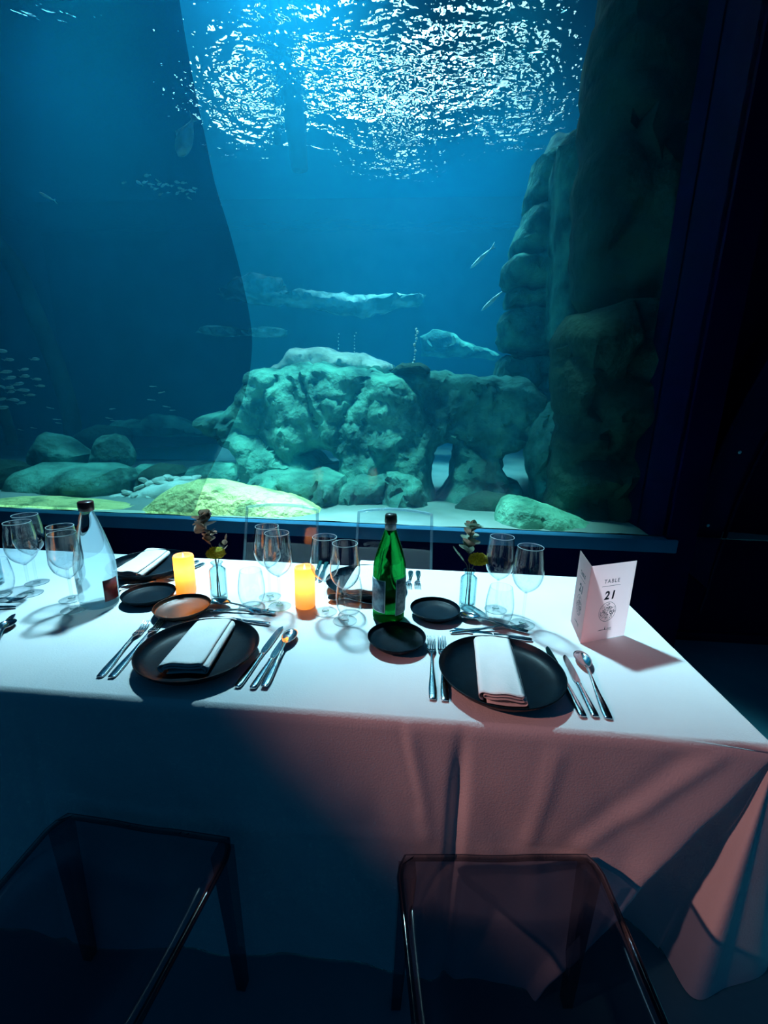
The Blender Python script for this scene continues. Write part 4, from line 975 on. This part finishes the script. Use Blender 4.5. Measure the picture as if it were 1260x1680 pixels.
# ------------------------------------------------------------------ ghost chairs
def chair(label, loc, rz, mat, group):
    """seat centre line along +y (the sitter faces +y); origin on the floor under the middle of the seat front edge"""
    t = thing('ghost_chair', label, 'chair', loc, rz, group)
    W, D, H, TH = .43, .44, .46, .016
    bm = bmn(); n, m = 22, 22
    def spt(i, j, off):
        u = i / n * 2 - 1; v = j / m
        y = -D + D * v; hw = (W / 2) * (.88 + .12 * v); hw -= .018 * max(0, (v - .9) / .1) ** 2
        x = u * hw; r = math.hypot(u, (v - .5) * 2 * .95)
        z = H - .016 * max(0, 1 - r * r) ** .7
        if abs(u) > .96 or v > .97 or v < .03: z -= .003
        return (x, y, z - off)
    A = [[bm.verts.new(spt(i, j, 0)) for i in range(n + 1)] for j in range(m + 1)]; B = [[bm.verts.new(spt(i, j, TH)) for i in range(n + 1)] for j in range(m + 1)]
    for j in range(m):
        for i in range(n): bm.faces.new((A[j][i], A[j][i + 1], A[j + 1][i + 1], A[j + 1][i])); bm.faces.new((B[j][i], B[j + 1][i], B[j + 1][i + 1], B[j][i + 1]))
    for i in range(n):
        bm.faces.new((A[0][i], B[0][i], B[0][i + 1], A[0][i + 1])); bm.faces.new((A[m][i], A[m][i + 1], B[m][i + 1], B[m][i]))
    for j in range(m):
        bm.faces.new((A[j][0], A[j + 1][0], B[j + 1][0], B[j][0])); bm.faces.new((A[j][n], B[j][n], B[j + 1][n], A[j + 1][n]))
    obj('seat', bm, mat, t)
    bm = bmn(); per = [spt(0, j, .007) for j in range(0, m + 1)] + [spt(i, m, .007) for i in range(1, n)] + [spt(n, j, .007) for j in range(m, -1, -1)]
    tube(bm, per, .0065, 10); obj('seat_rim', bm, 'smoked_rim' if mat.startswith('smoked') else 'polycarbonate_rim', t)
    for sx in (-1, 1):
        bm = bmn(); x = sx * (W / 2 - .02)
        def leg(p0, p1, w0, w1):
            a = []
            for p, w in ((p0, w0), (p1, w1)): a.append([bm.verts.new((p[0] + q[0] * w, p[1] + q[1] * w, p[2])) for q in ((-1, -1), (1, -1), (1, 1), (-1, 1))])
            for k in range(4): bm.faces.new((a[0][k], a[0][(k + 1) % 4], a[1][(k + 1) % 4], a[1][k]))
            bm.faces.new(a[0][::-1]); bm.faces.new(a[1])
        leg((x, -.02, H - TH), (x + sx * .012, -.004, .0), .018, .011); obj('leg', bm, mat, t, smooth=False)
        bm = bmn(); xr = sx * (W / 2 * .88 - .018)
        leg((xr, -D + .02, H - TH), (xr + sx * .012, -D - .04, .0), .018, .011); obj('leg', bm, mat, t, smooth=False)
    # back: a sheet with a bowed top edge and thick rolled rim, leaning back
    bm = bmn(); HB_ = .44; nb, mb = 20, 20
    def bpt(i, j, off):
        u = i / nb * 2 - 1; v = j / mb; hw = .188 - .012 * v
        z = H + HB_ * v - .004 * (u * u) * v * 4 ; y = -D + .008 - .095 * v + .035 * (1 - u * u) * -.35
        return (u * hw, y + off, z)
    A = [[bm.verts.new(bpt(i, j, 0)) for i in range(nb + 1)] for j in range(mb + 1)]; B = [[bm.verts.new(bpt(i, j, -.008)) for i in range(nb + 1)] for j in range(mb + 1)]
    for j in range(mb):
        for i in range(nb): bm.faces.new((A[j][i], A[j][i + 1], A[j + 1][i + 1], A[j + 1][i])); bm.faces.new((B[j][i], B[j + 1][i], B[j + 1][i + 1], B[j][i + 1]))
    obj('backrest', bm, mat, t)
    bm = bmn()
    pts = [bpt(0, j, -.004) for j in range(mb)] + [bpt(i, mb, -.004) for i in range(nb + 1)] + [bpt(nb, j, -.004) for j in range(mb - 1, -1, -1)]
    tube(bm, pts, .007, 8); obj('back_rim', bm, 'polycarbonate_rim' if mat.startswith('clear') else mat, t)
    return t
chair('smoked transparent chair pushed up to the right near side of the tablecloth', (.205, .752, 0), .10, 'smoked_polycarbonate', 'transparent chairs')
chair('smoked transparent chair at the left near side of the table, cut off by the photo', (-.585, .742, 0), -.05, 'smoked_polycarbonate', 'transparent chairs')
chair('clear transparent chair across the table, behind the left bud vase', (-.655, 1.50, 0), PI - .0, 'clear_polycarbonate', 'transparent chairs')
chair('clear transparent chair across the table, behind the green bottle', (-.10, 1.50, 0), PI - .0, 'clear_polycarbonate', 'transparent chairs')

# ------------------------------------------------------------------ light
def lamp(name, kind, loc, target, energy, col, size=.3, angle=None, blend=.3):
    ld = bpy.data.lights.new(name, kind); ld.energy = energy; ld.color = col
    if kind == 'AREA': ld.shape = 'DISK'; ld.size = size
    else: ld.shadow_soft_size = size
    if angle: ld.spot_size = math.radians(angle); ld.spot_blend = blend
    o = bpy.data.objects.new(name, ld); C.objects.link(o); o.location = loc
    o.rotation_euler = (Vector(target) - Vector(loc)).to_track_quat('-Z', 'Y').to_euler()
    return o
CY = (.26, .82, 1)
lamp('tank_light', 'SPOT', (-1.1, 3.2, 5.0), (-.35, 1.2, .75), 8200, (.47, .84, 1), .22, 42, .35)
lamp('tank_light', 'SPOT', (-.05, 6.0, 6.2), (-.1, 6.3, 0), 5200, CY, .7, 50, 1)
lamp('tank_light', 'SPOT', (.65, 5.4, 6.0), (.75, 5.2, 0), 3600, CY, .6, 50, 1)
lamp('tank_light', 'SPOT', (-.9, 3.5, 5.4), (-.75, 3.3, .6), 4600, (.36, .95, .92), .3, 38, 1)
lamp('tank_light', 'SPOT', (-2.2, 3.3, 5.4), (-2.1, 3.1, .6), 4800, (.36, .95, .92), .3, 38, 1)  # unseen lamp added to brighten the left boulders
lamp('tank_light', 'SPOT', (.2, 2.9, 5.3), (.64, 2.72, .8), 3800, (.36, .95, .92), .2, 15, 1)  # unseen narrow lamp added to brighten the slanting rock
lamp('tank_light', 'SPOT', (-3.4, 4.4, 5.8), (-3.4, 4.5, 0), 1450, CY, .5, 60, 1)  # unseen weak lamp added to brighten the water at upper left
for x_, y_, e_ in ((-1.28, 7.6, 17), (.06, 7.6, 18), (-2.9, 7.8, 6), (1.3, 8.0, 2), (-.6, 8.8, 3), (-2.1, 7.4, 3), (.75, 7.3, 2.5), (-.6, 7.2, 3)):
    lamp('glint_lamp', 'AREA', (x_, y_, 7.4), (x_, y_ - 1.8, 4.4), e_, (.62, .93, 1), .55)  # unseen lamps added to make glints on the water surface
lamp('warm_spotlight', 'SPOT', (-2.7, -.7, 2.9), (.42, .80, .64), 215, (1, .42, .38), .05, 16, .9)

w = bpy.data.worlds.new('room_gloom'); sc.world = w; w.use_nodes = True
bg = w.node_tree.nodes['Background']; bg.inputs['Color'].default_value = (.02, .42, 1, 1); bg.inputs['Strength'].default_value = .06

sc.view_settings.view_transform = 'Standard'; sc.view_settings.look = 'None'; sc.view_settings.gamma = 1
sc.view_settings.exposure = 0; sc.view_settings.use_curve_mapping = False
cy = sc.cycles
cy.max_bounces = 10; cy.transparent_max_bounces = 40; cy.transmission_bounces = 8; cy.glossy_bounces = 4; cy.diffuse_bounces = 3; cy.volume_bounces = 1
cy.use_adaptive_sampling = True; cy.adaptive_threshold = .03; cy.use_denoising = True; cy.caustics_reflective = False; cy.caustics_refractive = False
cy.sample_clamp_indirect = 6
